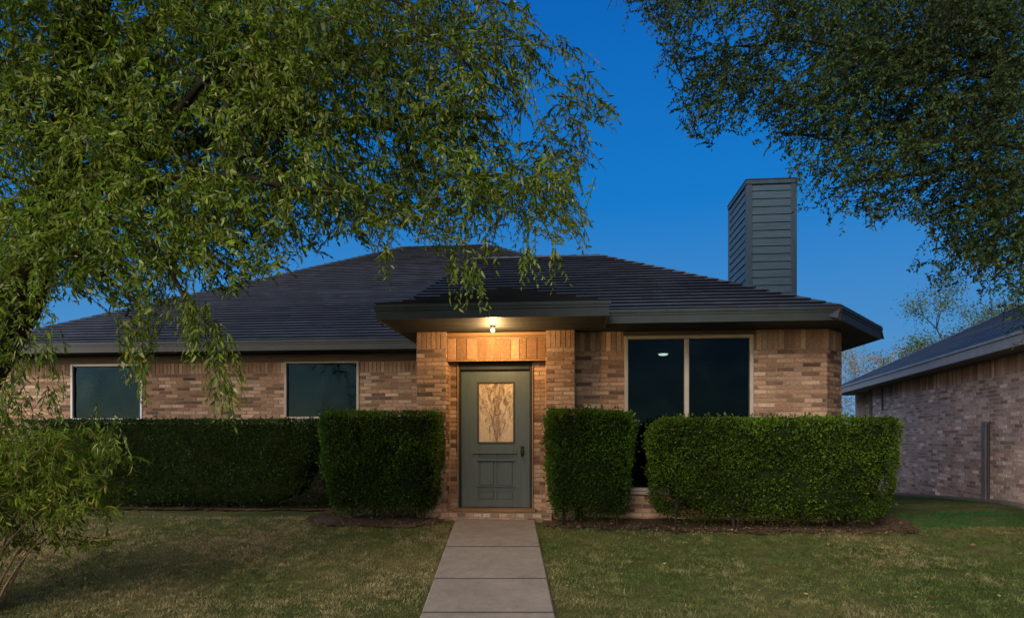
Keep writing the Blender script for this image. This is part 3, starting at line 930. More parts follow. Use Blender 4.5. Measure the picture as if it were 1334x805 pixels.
# foundation ledge follows the ground
nfo = MB()
for i in range(28):
    y0 = NEAR + i * .5
    def w_(x, y): return Vector((7.05, 8.77, 0)) + Vector((math.cos(NA), -math.sin(NA), 0)) * x + Vector((math.sin(NA), math.cos(NA), 0)) * y
    a, b = w_(OV - .12, y0), w_(OV - .12, y0 + .5)
    za, zb = G(a.x, a.y) + .045, G(b.x, b.y) + .045
    nfo.face([(OV - .12, y0, za - .4), (OV - .12, y0, za), (OV - .12, y0 + .5, zb), (OV - .12, y0 + .5, zb - .4)])
    nfo.face([(OV - .12, y0, za), (OV + .0, y0, za + .01), (OV + .0, y0 + .5, zb + .01), (OV - .12, y0 + .5, zb)])
nfo.build('foundation', M['concrete'], nb)

# ================================================================== GROUND, PATH, BEDS
xs_ = np.unique(np.concatenate([np.linspace(-400, -20, 9), np.linspace(-20, -10, 11), np.arange(-10, 12.01, .25), np.linspace(12, 22, 11), np.linspace(22, 400, 9)]))
ys_ = np.unique(np.concatenate([np.linspace(-300, -10, 8), np.linspace(-10, 2, 9), np.arange(2, 20.01, .25), np.linspace(20, 40, 9), np.linspace(40, 900, 10)]))
V_ = [(x, y, G(x, y) + .012 * nz((x, y, 0), .9)) for y in ys_ for x in xs_]
nx_ = len(xs_)
loops = [(j * nx_ + i, j * nx_ + i + 1, (j + 1) * nx_ + i + 1, (j + 1) * nx_ + i) for j in range(len(ys_) - 1) for i in range(nx_ - 1)]
g = np_mesh('ground', np.array(V_), np.array(loops), 4, [M['ground']]); g.data.polygons.foreach_set('use_smooth', [True] * len(loops)); tag(g, kind='structure')

PX0, PX1 = -.80, .318
pa = MB()
joints = [9.12, 7.60, 6.44, 5.54, 4.60, 3.66, 2.72, 1.8]
for a, b in zip(joints[:-1], joints[1:]):
    nseg = 5; y1, y0 = a - .006, b + .006
    tilt = rng.normal() * .0012
    for k in range(nseg):
        ya, yb = y0 + (y1 - y0) * k / nseg, y0 + (y1 - y0) * (k + 1) / nseg
        wa = lambda y: (PX0 + (9.1 - y) * .003, PX1 + (9.1 - y) * .016)
        (la, ra), (lb, rb) = wa(ya), wa(yb); h = .035 + tilt
        za, zb = G(0, ya) + h, G(0, yb) + h
        e = .015
        pa.face([(la + e, ya, za), (ra - e, ya, za), (rb - e, yb, zb), (lb + e, yb, zb)])
        pa.face([(la, ya, za - e), (la + e, ya, za), (lb + e, yb, zb), (lb, yb, zb - e)]); pa.face([(ra - e, ya, za), (ra, ya, za - e), (rb, yb, zb - e), (rb - e, yb, zb)])
        pa.face([(la, ya, za - .12), (la, ya, za - e), (lb, yb, zb - e), (lb, yb, zb - .12)]); pa.face([(ra, ya, za - e), (ra, ya, za - .12), (rb, yb, zb - .12), (rb, yb, zb - e)])
    for y in (y0, y1):
        l, r = wa(y); z = G(0, y) + .035 + tilt
        pa.face([(l, y, z - .12), (r, y, z - .12), (r - .015, y, z), (l + .015, y, z)])
for y in joints[1:-1]:
    z = G(0, y) + .0375 + .004; l, r = PX0 + (9.1 - y) * .003 + .004, PX1 + (9.1 - y) * .016 - .004
    pa.face([(l, y - .007, z), (r, y - .007, z), (r, y + .009, z + .001), (l, y + .009, z + .001)], 1)
path = pa.build('path', [M['concrete'], M['joint']]); tag(path, kind='structure')
pd = MB()
for k in range(8):
    a, b = -1.12 + k * .2125, -1.12 + (k + 1) * .2125
    pd.box(a, b, 9.126, 9.30 - sT * (a + .3), -.3, -.082)
tag(pd.build('pavement', M['concrete']), kind='structure')

# soil beds round the hedges: world sheets following the ground
def bed(poly, name='planting_bed'):
    mb = MB(); st_ = .08
    xs0, xs1 = min(p[0] for p in poly), max(p[0] for p in poly); ys0, ys1 = min(p[1] for p in poly), max(p[1] for p in poly)
    x = xs0
    while x < xs1:
        y = ys0
        while y < ys1:
            cx, cy = x + st_ / 2, y + st_ / 2
            if in_poly(cx + .12 * nz((cx, cy, 3), 2.0), cy + .16 * nz((cx, cy, 7), 2.0) + .14 * nz((cx, cy, 5), 7.0) - .05, poly):
                mb.face([(a, b, G(a, b) + .024 + .014 * nz((a, b, 1), 3.0)) for a, b in ((x, y), (x + st_, y), (x + st_, y + st_), (x, y + st_))])
            y += st_
        x += st_
    o = mb.build(name, M['bed']); tag(o, kind='structure'); return o
BEDS = [[(-8.9, 10.3), (-3.0, 10.15), (-2.85, 8.62), (-1.1, 8.62), (-.92, 9.2), (-1.3, 9.7), (-1.3, 12.6), (-8.2, 12.6)],
        [(.42, 8.66), (1.7, 8.42), (3.0, 8.3), (5.3, 8.22), (5.6, 9.2), (5.0, 9.9), (.5, 9.7), (.42, 9.1)]]
for b_ in BEDS: bed(b_)

# ================================================================== HEDGES
def rounded(p, half, r):
    """push a point of the unit cube surface onto a rounded box"""
    q = np.clip(p, -(half - r), half - r); d = p - q
    return q, d


def hedge(name, label, px0, px1, ytop, ybot, D0, D1, n, tone, seed):
    """box hedge between pixel columns px0..px1 measured on its front plane D0"""
    r_ = np.random.default_rng(seed)
    a = at(px0, ytop, D0); b = at(px1, ybot, D0)
    x0, x1, zt, zb = a.x, b.x, a.z, b.z
    root = empty(name, ((x0 + x1) / 2, (D0 + D1) / 2, G((x0 + x1) / 2, (D0 + D1) / 2)), -TH * .6)
    tag(root, label, 'hedge', 'clipped box hedges along the front of the house')
    half = np.array([(x1 - x0) / 2, (D1 - D0) / 2, (zt - zb) / 2]); zc = (zt + zb) / 2 - root.location.z
    rad = min(.22, half.min() * .62)
    # sample surface
    areas = np.array([half[1] * half[2], half[1] * half[2], half[0] * half[2], half[0] * half[2] * .25, half[0] * half[1] * 1.2, half[0] * half[1] * .25])
    side = r_.choice(6, size=n, p=areas / areas.sum())
    P = r_.uniform(-1, 1, size=(n, 3)) * half
    ax = np.array([0, 0, 1, 1, 2, 2])[side]; sg = np.array([-1, 1, -1, 1, 1, -1])[side]
    P[np.arange(n), ax] = sg * half[ax]
    q, d = rounded(P, half, rad); nn = unit(d + 1e-6)
    P = q + nn * rad
    bumpv = np.array([nz(p, 1.7, seed + 4) * .05 + nz(p, 3.6, seed) * .062 + nz(p, 9.0, seed) * .022 for p in P])
    depth = r_.exponential(.022, size=n)
    P = P + nn * (bumpv - depth + .012)[:, None]
    tw = (P[:, 2] + half[2]) / (2 * half[2])                    # narrower at the foot, ragged skirt
    P[:, 0] *= 1 - .13 / half[0] * (1 - tw) ** 1.6; P[:, 1] *= 1 - .13 / half[1] * (1 - tw) ** 1.6
    low = tw < .22                                              # ragged skirt
    P[low, 2] -= (r_.random(low.sum()) ** 2) * .12 + .07 * np.array([nz(p, 2.5, seed + 3) for p in P[low]])
    T = nn * .75 + r_.normal(size=(n, 3)) * .55 + np.array([0, 0, .35])
    Ln = r_.uniform(.020, .040, size=n); 
    stray = r_.random(n) < .035
    Ln[stray] *= 1.5; P[stray] += nn[stray] * r_.uniform(.0, .06, size=(stray.sum(), 1))
    hole = np.array([nz(p, 5.5, seed + 30) for p in P])
    keep = ~((hole < -.30) & (r_.random(n) < .75)); P, T, Ln, depth, tw, n = P[keep], T[keep], Ln[keep], depth[keep], tw[keep], int(keep.sum())
    V, loops = diamond_arrays(P + np.array([0, 0, zc]), T, Ln, Ln * .30)
    base = np.array(tone)
    f = np.clip(1.0 + .55 * np.array([nz(p, 2.6, seed + 9) for p in P]) - depth * 7 + r_.normal(size=n) * .17, .22, 2.0) * (.55 + .5 * np.clip(tw * 1.6, 0, 1))  # leaf colour darkened inwards and towards the foot, standing in for shade
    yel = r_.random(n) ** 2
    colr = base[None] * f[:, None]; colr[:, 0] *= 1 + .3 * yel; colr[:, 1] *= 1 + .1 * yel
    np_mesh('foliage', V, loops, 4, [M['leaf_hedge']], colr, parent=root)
    core = MB(); m = .075                                       # near-black backing behind the leaves, lumpy
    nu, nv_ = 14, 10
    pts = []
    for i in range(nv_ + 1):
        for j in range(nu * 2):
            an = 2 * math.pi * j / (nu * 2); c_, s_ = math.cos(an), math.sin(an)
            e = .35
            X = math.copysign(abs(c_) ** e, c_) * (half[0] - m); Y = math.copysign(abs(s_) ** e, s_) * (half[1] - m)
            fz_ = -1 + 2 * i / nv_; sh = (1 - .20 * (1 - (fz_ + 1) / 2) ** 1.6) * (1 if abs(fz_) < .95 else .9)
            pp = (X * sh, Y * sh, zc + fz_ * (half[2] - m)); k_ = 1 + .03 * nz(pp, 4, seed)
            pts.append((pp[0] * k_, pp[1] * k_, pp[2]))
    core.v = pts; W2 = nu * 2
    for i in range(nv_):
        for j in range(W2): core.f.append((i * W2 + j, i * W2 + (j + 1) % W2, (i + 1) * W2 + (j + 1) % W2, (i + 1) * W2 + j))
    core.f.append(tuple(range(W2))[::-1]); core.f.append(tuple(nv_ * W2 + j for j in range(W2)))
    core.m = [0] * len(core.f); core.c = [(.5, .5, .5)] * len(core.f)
    core.build('inner_backing', M['hedge_core'], root)
    ns_ = max(3, int((x1 - x0) / .42))
    for i in range(ns_):
        X = -half[0] * .85 + 2 * half[0] * .85 * (i + r_.uniform(.2, .8)) / ns_; Y = r_.uniform(-.6, .5) * half[1]
        stm = MB()
        for t in range(r_.integers(2, 4)):
            dx, dy = r_.normal() * .08, r_.normal() * .08
            stm.tube([(X, Y, -.25), (X + dx * .4, Y + dy * .4, zc - half[2] + .02), (X + dx * 1.4, Y + dy * 1.4, zc - half[2] + .25)], [.013, .010, .006], 5)
        stm.build('stem', M['bark'], root)
    return root


HG, HG_shaded = (.052, .116, .012), (.032, .076, .012)  # second green is darkened to put the tree's shade into the left hedge
hedge('hedge', 'long dark clipped hedge left of the others, below the two left windows', 14, 426, 546, 660, 10.35, 11.2, 52000, HG_shaded, 21)
hedge('hedge', 'square clipped hedge immediately left of the front door', 411, 574, 535, 668, 8.75, 9.55, 30000, HG, 22)
hedge('hedge', 'narrow clipped hedge immediately right of the front door', 713, 831, 533, 668, 8.45, 9.1, 26000, HG, 23)
hedge('hedge', 'long clipped hedge under the big right window, reaching past the house corner', 853, 1180, 544, 672, 8.25, 8.95, 60000, (.062, .124, .012), 24)

# ================================================================== GRASS AND LITTER
def scatter_grass():
    n = 330000
    Y = np.concatenate([rng.uniform(4.7, 9.4, int(n * .86)), rng.uniform(9.4, 16, n - int(n * .86))])
    X = rng.uniform(-.86, .86, n) * Y
    keep = np.ones(n, bool)
    keep &= ~((X > PX0 - .03 + .045 * np.abs(rng.normal(size=n)) * (rng.random(n) < .5)) & (X < PX1 + .03 - .045 * np.abs(rng.normal(size=n)) * (rng.random(n) < .5) + (9.1 - np.minimum(Y, 9.1)) * .016) & (Y < 9.2))
    edge = (np.abs(X - (PX0 - .01)) < .05)
    keep &= ~((Y > 9.4) & (X > -5.5) & (X < 5.2)) 
    for i in np.nonzero(keep)[0]:
        x, y = X[i], Y[i]
        if y > 7.9:
            for b in BEDS:
                if in_poly(x + .12 * nz((x, y, 3), 2.0), y + .16 * nz((x, y, 7), 2.0) + .14 * nz((x, y, 5), 7.0) - .05 - .16 * rng.random() ** 2, b):
                    keep[i] = rng.random() < .16; break
    X, Y = X[keep], Y[keep]; n = len(X)
    pn = np.array([nz((x, y, 0), .8, 2) for x, y in zip(X, Y)]); pf = np.array([nz((x, y, 0), 3.4, 5) for x, y in zip(X, Y)])
    fine = np.array([nz((x, y, 0), 11, 8) for x, y in zip(X, Y)])
    k2 = (pf + fine * .8 + .35 * pn) > rng.uniform(-1.1, .1, n)
    X, Y, pn, pf = X[k2], Y[k2], pn[k2], pf[k2]; n = len(X)
    Z = np.array([G(x, y) for x, y in zip(X, Y)])
    fine2 = np.array([nz((x, y, 0), 9, 18) + .8 * nz((x, y, 0), 24, 28) for x, y in zip(X, Y)])
    P = np.stack([X, Y, Z], 1)
    h = rng.uniform(.018, .045, n) * (1 + .7 * pf); h = np.where(rng.random(n) < .02, h * 1.7, h)
    lean = rng.normal(size=(n, 2)) * .75
    T = np.stack([lean[:, 0], lean[:, 1], np.ones(n)], 1)
    T = unit(T)
    R = unit(np.cross(T, unit(rng.normal(size=(n, 3))))) * rng.uniform(.0018, .0034, n)[:, None]
    V = np.stack([P - R, P + R, P + T * h[:, None]], 1).reshape(-1, 3)
    loops = np.arange(n * 3).reshape(-1, 3)
    dryness = np.clip(.42 + .78 * pn + .50 * pf + .22 * rng.normal(size=n) + .25 * fine2 + .20 * (X < -2.8) - .34 * (X > .3), 0, 1)[:, None]
    gr, dr = np.array([.082, .135, .032]), np.array([.36, .285, .15])
    colr = (gr * (1 - dryness) + dr * dryness) * np.clip(1 + rng.normal(size=(n, 1)) * .26 + .55 * fine2[:, None], .35, 2.0)
    far = ((X > 5.2) & (Y > 8.6))[:, None]
    colr = np.where(far, np.array([.028, .125, .034]) * np.clip(1 + rng.normal(size=(n, 1)) * .2, .5, 1.6), colr)
    o = np_mesh('grass', V, loops, 3, [M['grass']], colr); tag(o, kind='stuff')


scatter_grass()


def litter():
    P, T, c = [], [], []
    for b, n in ((BEDS[0], 1800), (BEDS[1], 2400)):
        x0, x1 = min(p[0] for p in b), max(p[0] for p in b); y0 = min(p[1] for p in b)
        for _ in range(n):
            x, y = rng.uniform(x0, x1), y0 + abs(rng.normal()) * .6 - .18
            if PX0 - .05 < x < PX1 + .06: continue
            if not in_poly(x, y + .1, b): continue
            P.append((x, y, G(x, y) + .035 + rng.uniform(0, .012))); an = rng.uniform(0, 6.28)
            T.append((math.cos(an), math.sin(an), rng.normal() * .2))
            c.append(np.array([(.12, .078, .045), (.09, .056, .034), (.19, .135, .08), (.06, .04, .026)][rng.integers(4)]) * rng.uniform(.6, 1.2))
    for _ in range(420):                                          # a few fallen leaves on the lawn and path
        y = rng.uniform(4.8, 8.6); x = rng.uniform(-.85, .85) * y; on = PX0 < x < PX1
        if on and rng.random() < .75: continue
        P.append((x, y, G(x, y) + .04 + (.012 if on else rng.uniform(-.01, .012)))); an = rng.uniform(0, 6.28); T.append((math.cos(an), math.sin(an), rng.normal() * .15))
        c.append(np.array([(.20, .14, .06), (.14, .085, .045), (.24, .20, .07)][rng.integers(3)]) * rng.uniform(.6, 1.2))
    P, T = np.array(P), np.array(T); n = len(P)
    Lq = rng.uniform(.015, .05, n); Lq = np.where(rng.random(n) < .05, Lq * 2.2, Lq)
    V, loops = diamond_arrays(P, T, Lq, Lq * rng.uniform(.12, .32, n))
    tag(np_mesh('leaf_litter', V, loops, 4, [M['litter']], np.array(c)), kind='stuff')


litter()


# ================================================================== TREES
def curve_pts(a, b, c, n=10):
    return [a * (1 - t) ** 2 + b * 2 * t * (1 - t) + c * t * t for t in [i / n for i in range(n + 1)]]


def spray_leaves(anchors, dirs, lens, nleaf, Lr, Wr, droop, down, tw_r, bark_mb, spread=.9, rs=None):
    """twigs that arch over and carry alternate leaves"""
    P, T, L, W, who = [], [], [], [], []
    for k, (p, d, ln) in enumerate(zip(anchors, dirs, lens)):
        p = np.array(p); d = np.array(d) / np.linalg.norm(d)
        n = max(4, int(nleaf * ln / .45 * rs.uniform(.8, 1.2)))
        ts = (np.arange(n) + rs.uniform(0, .6, n)) / n
        side = np.cross(d, [0, 0, 1.0]); side /= max(1e-6, np.linalg.norm(side)); ph = rs.uniform(0, 6.28)
        upn = np.cross(side, d)
        axis = side * math.cos(ph) + upn * math.sin(ph)
        q = p[None] + d[None] * (ts * ln)[:, None] + np.array([0, 0, -1.0])[None] * (droop * ln * ts ** 2)[:, None]
        tan = d[None] + np.array([0, 0, -1.0])[None] * (2 * droop * ts)[:, None]; tan = unit(tan)
        sgn = np.where(np.arange(n) % 2 == 0, 1, -1)[:, None]
        t = tan * .75 + axis[None] * sgn * spread + np.array([0, 0, -down])[None] + rs.normal(size=(n, 3)) * .28
        P.append(q); T.append(t); L.append(rs.uniform(*Lr, n) * (1 - .25 * ts)); W.append(rs.uniform(*Wr, n)); who.append(np.full(n, k))
        if bark_mb is not None:
            qs = [tuple(p + d * (s_ * ln) + np.array([0, 0, -droop * ln * s_ ** 2])) for s_ in (0, .5, 1)]
            bark_mb.tube(qs, [tw_r, tw_r * .7, tw_r * .35], 3, cap=False)
    P, T, L, W, who = map(np.concatenate, (P, T, L, W, who))
    return P, T, L, W * L, who


def edge_dist(x, y, poly):
    m = 1e9
    for i in range(len(poly)):
        (ax, ay), (bx, by) = poly[i - 1], poly[i]
        dx, dy = bx - ax, by - ay; t = max(0, min(1, ((x - ax) * dx + (y - ay) * dy) / (dx * dx + dy * dy + 1e-9)))
        m = min(m, math.hypot(x - ax - dx * t, y - ay - dy * t))
    return m


def proj(p):
    return CX + F * p[0] / p[1], HY - F * (p[2] - CZ) / p[1]


# ---- left tree: trunk off the left edge, long arching limbs, drooping sprays
CROWN_L = [(-330, -330), (640, -330), (695, -60), (692, 5), (712, 48), (764, 58), (744, 80), (792, 96), (782, 122), (812, 142), (816, 176), (782, 186), (756, 198),
           (796, 236), (766, 254), (752, 264), (778, 294), (768, 332), (700, 326), (650, 338), (612, 372), (588, 368), (566, 338), (548, 322), (512, 330),
           (500, 345), (478, 322), (440, 318), (424, 338), (396, 345), (385, 362), (345, 366), (328, 386), (300, 390), (262, 392), (230, 402), (214, 440), (196, 470),
           (178, 470), (160, 420), (128, 396), (92, 392), (66, 420), (52, 455), (20, 470), (-20, 500), (-330, 520)]


def left_tree():
    rs = np.random.default_rng(31)
    root = empty('shade_tree', (-5.0, 5.35, G(-5.0, 5.35)))
    tag(root, 'big tree with drooping pale green leaves and dark leaning trunk at the left edge', 'tree')
    loc = root.location
    inv = lambda p: Vector(p) - loc
    tr = MB()
    tp = [Vector((-5.05, 5.35, -.75)), Vector((-4.95, 5.32, .4)), Vector((-4.62, 5.28, 1.3)), at(18, 400, 5.2), at(52, 318, 5.15), at(82, 215, 5.1), at(100, 90, 5.1), at(150, -60, 5.1)]
    tr.tube([inv(p) for p in tp], [.34, .25, .21, .185, .155, .125, .10, .07], 12)
    tr.build('trunk', M['bark'], root, smooth=True)
    limbs = MB(); lines = []
    def limb(a, b, c, r0, r1):
        pts = curve_pts(a, b, c, 12)
        pts = [p + Vector((nz(p, 1.6, 3), nz(p, 1.6, 9), nz(p, 1.6, 14))) * .10 * min(1, i / 4) for i, p in enumerate(pts)]
        limbs.tube([inv(p) for p in pts], [r0 + (r1 - r0) * i / 12 for i in range(13)], 7); lines.append(pts)
    limb(at(50, 320, 5.15), at(250, 80, 4.9), at(560, 60, 4.9), .085, .02)
    limb(at(72, 240, 5.1), at(330, 150, 5.4), at(640, 150, 5.3), .08, .014)
    limb(at(50, 322, 5.15), at(200, 200, 4.6), at(420, 240, 4.5), .07, .014)
    limb(at(90, 170, 5.1), at(260, -120, 5.3), at(620, -80, 5.4), .08, .016)
    limb(at(95, 120, 5.1), at(60, -200, 4.7), at(300, -260, 4.6), .07, .016)
    limb(at(82, 215, 5.1), at(-60, 60, 4.8), at(-200, 20, 4.7), .07, .016)
    limb(at(60, 300, 5.15), at(150, 250, 4.7), at(262, 400, 4.45), .05, .01)
    limb(at(45, 335, 5.15), at(110, 300, 4.8), at(180, 420, 4.6), .045, .01)
    limb(at(330, 128, 5.2), at(470, 120, 5.5), at(640, 250, 5.5), .035, .008)
    limb(at(230, 150, 4.7), at(300, 90, 4.6), at(276, 92, 4.4), .03, .012)
    for _ in range(46):
        ln = lines[rs.integers(0, 6)]; i = rs.integers(3, 13); p = ln[i]
        e = p + Vector((rs.normal() * .55, rs.normal() * .35, rs.normal() * .45 + .1))
        if not in_poly(*proj(e), CROWN_L) or edge_dist(*proj(e), CROWN_L) < 30: continue
        limb(p, (p + e) / 2 + Vector((0, 0, .12)), e, .018, .005)
    # clumps of sprays
    A, Dd, Ls = [], [], []
    x0, x1, y0, y1 = -330, 830, -330, 530
    tries = 0
    while len(A) < 6000 and tries < 160000:
        tries += 1
        px, py = (rs.uniform(-20, x1), rs.uniform(-20, y1)) if rs.random() < .8 else (rs.uniform(x0, x1), rs.uniform(y0, y1))
        if not in_poly(px, py + 6, CROWN_L): continue
        D = rs.uniform(4.3, 5.7)
        p = at(px, py, D)
        m = .8 * nz(p, 1.15, 40) + .75 * nz(p, 2.6, 77)
        if m < rs.uniform(-.26, .08): continue
        air = min(1, max(0, (px - 330) / 330)) if py > -20 else 0.0
        if rs.random() > min(1, .45 + edge_dist(px, py, CROWN_L) / 110) * (1 - .30 * air): continue
        d = Vector((rs.normal() * .6 + .25, rs.normal() * .55, rs.normal() * .35 - .25))
        ln = rs.uniform(.22, .52) * min(1, .55 + edge_dist(px, py, CROWN_L) / 130)
        end = p + d.normalized() * ln + Vector((0, 0, -.55 * ln)); ex, ey = proj(end)
        if not in_poly(ex, ey, CROWN_L) and not (py < -20 or px < -20):
            if in_poly(ex, ey - 12, CROWN_L) and rs.random() < .35: pass
            else: continue
        A.append(p); Dd.append(d); Ls.append(ln)
    # two hanging strands in front of the left wing
    def strand(pts, n, w):
        for _ in range(n):
            t = rs.random() * (len(pts) - 1); i = min(int(t), len(pts) - 2); f = t - i
            x = pts[i][0] * (1 - f) + pts[i + 1][0] * f + rs.normal() * w; y = pts[i][1] * (1 - f) + pts[i + 1][1] * f - 18
            A.append(at(x, y, 4.5 + rs.normal() * .1)); Dd.append(Vector((rs.normal() * .35 + .1, rs.normal() * .3, -1))); Ls.append(rs.uniform(.12, .26))
    strand([(255, 390), (272, 430), (288, 470), (296, 505), (288, 525)], 52, 11)
    strand([(150, 400), (165, 430), (180, 465), (184, 490)], 26, 9)
    strand([(236, 395), (250, 425), (262, 450)], 20, 8)
    strand([(60, 420), (58, 470), (62, 520), (40, 545)], 26, 16)
    strand([(15, 440), (5, 500), (12, 550)], 30, 16)
    strand([(503, 330), (501, 352)], 7, 4); strand([(608, 350), (614, 372)], 16, 12); strand([(690, 325), (700, 342), (668, 340)], 14, 18)
    strand([(120, 540), (140, 570), (150, 590)], 10, 7)
    n_in = len(A)
    while len(A) < n_in + 2300:                                   # rest of the crown, out of view, added to shade the left wing
        u = rs.normal(size=3); u = u / np.linalg.norm(u) * rs.uniform(.55, 1.0)
        p = Vector((-5.6 + u[0] * 5.0, 5.7 + u[1] * 3.3, 6.0 + u[2] * 2.7)); px, py = proj(p)
        if p.y < 2.2 or (px > -60 and py > -60) or p.z < 2.6 or nz(p, .8, 91) < -.22: continue
        A.append(p); Dd.append(Vector((u[0] + rs.normal() * .4, u[1] + rs.normal() * .4, rs.normal() * .3 - .1))); Ls.append(rs.uniform(.45, .8))
    tw = MB()
    P, T, L_, W_, who = spray_leaves([a - loc for a in A], Dd, Ls, 24, (.034, .080), (.12, .20), .38, .5, .003, tw, .8, rs)
    big = who >= n_in; L_[big] *= 1.7; W_[big] *= 1.9
    V, loops = leaf_arrays(P, T, L_, W_)
    # colour: clump tone, leaf tone
    anc = np.array([tuple(a) for a in A])
    ct = 1.5 * np.array([nz(a, .9, 21) for a in anc])[who]; cf = np.array([nz(a, 3.5, 51) for a in anc])[who]
    depthf = np.clip((anc[who][:, 1] - 4.2) / 1.6, 0, 1)  # weight that paints interior shade into leaves farther back
    f = np.clip(1.0 + .45 * ct + .4 * cf - .15 * depthf + rs.normal(size=len(P)) * .15, .35, 2.0)
    base = np.array([.150, .245, .026])[None] * f[:, None]
    pale = (rs.random(len(P)) < .20)[:, None]
    base = np.where(pale, np.array([.34, .40, .15]) * np.clip(f, .6, 1.3)[:, None], base)
    yel = (rs.random(len(P)) < .07)[:, None]
    base = np.where(yel, np.array([.30, .31, .03]) * np.clip(f, .6, 1.3)[:, None], base)
    np_mesh('crown', V, loops, 4, [M['leaf']], np.repeat(base, 2, 0), parent=root)
    limbs.build('limbs', M['bark'], root, smooth=True)
    tw.build('twigs', M['bark'], root)


left_tree()

# ---- young sprouting bush, lower left
BUSH = [(-160, 548), (-20, 535), (18, 535), (52, 552), (84, 560), (108, 548), (140, 572), (172, 596), (152, 606), (140, 626), (164, 654), (140, 670), (116, 660), (100, 690), (70, 700),
        (34, 676), (10, 660), (-20, 690), (-160, 700)]


def bush():
    rs = np.random.default_rng(47)
    bx, by = at(-22, 725, 5.6).x, 5.6
    root = empty('leafy_bush', (bx, by, G(bx, by)))
    tag(root, 'multi-stemmed bush with narrow drooping leaves on the lawn at the left edge', 'bush')
    loc = root.location
    st_ = MB()
    ends = [(20, 560), (60, 575), (110, 590), (140, 610), (100, 655), (125, 650), (-40, 560), (-90, 580), (50, 620), (90, 640), (-120, 600), (5, 545)]
    for (ex, ey) in ends:
        e = at(ex, ey, 5.55 + rs.normal() * .25); b = Vector((bx + rs.normal() * .07, by + rs.normal() * .06, G(bx, by) - .05))
        m = b.lerp(e, .5) + Vector((-(e.x - b.x) * .22, 0, .16))
        st_.tube([p - loc for p in curve_pts(b, m, e, 8)], [.012 - .009 * i / 8 for i in range(9)], 6)
    A, Dd, Ls = [], [], []
    while len(A) < 1150:
        px, py = rs.uniform(-160, 180), rs.uniform(530, 705)
        if not in_poly(px, py, BUSH): continue
        p = at(px, py, rs.uniform(5.1, 6.1))
        if nz(p, 2.2, 60) < rs.uniform(-.5, .05): continue
        d = Vector((rs.normal() * .5 + .35, rs.normal() * .5, rs.normal() * .3 - .15)); ln = rs.uniform(.15, .34)
        end = p + d.normalized() * ln + Vector((0, 0, -.5 * ln))
        if not in_poly(*proj(end), BUSH) and px > 0 and rs.random() > .25: continue
        A.append(p); Dd.append(d); Ls.append(ln)
    for _ in range(48):                                           # low sprouts at the foot
        px = rs.uniform(-30, 140); p = at(px, rs.uniform(700, 716), 5.5 + rs.normal() * .1); A.append(p); Dd.append(Vector((rs.normal() * .5, rs.normal() * .4, .35))); Ls.append(rs.uniform(.10, .18))
    tw = MB()
    P, T, L_, W_, who = spray_leaves([a - loc for a in A], Dd, Ls, 24, (.05, .095), (.095, .14), .5, .45, .0025, tw, .75, rs)
    V, loops = leaf_arrays(P, T, L_, W_)
    anc = np.array([tuple(a) for a in A]); ct = np.array([nz(a, 2.0, 21) for a in anc])[who]
    f = np.clip(1.0 + .7 * ct + rs.normal(size=len(P)) * .22, .35, 2.2)
    base = np.array([.125, .200, .018])[None] * f[:, None]
    yel = (rs.random(len(P)) < .08)[:, None]
    base = np.where(yel, np.array([.34, .36, .04]) * np.clip(f, .6, 1.3)[:, None], base)
    np_mesh('foliage', V, loops, 4, [M['leaf']], np.repeat(base, 2, 0), parent=root)
    st_.build('stems', M['sprout_bark'], root, smooth=True)
    tw.build('twigs', M['sprout_bark'], root)


bush()

# ---- right tree: small dark leaves, trunk off the right edge
CROWN_R = [(770, -330), (800, -60), (806, 10), (830, 34), (858, 62), (862, 96), (878, 124), (868, 146), (905, 186), (930, 196), (952, 170), (985, 196), (1012, 226), (1040, 240), (1040, 270),
           (1062, 280), (1078, 302), (1096, 312), (1112, 286), (1150, 300), (1172, 284), (1208, 300), (1212, 322), (1176, 352), (1204, 360), (1216, 384), (1246, 368), (1282, 380), (1300, 428), (1334, 440), (1560, 470), (1560, -330)]


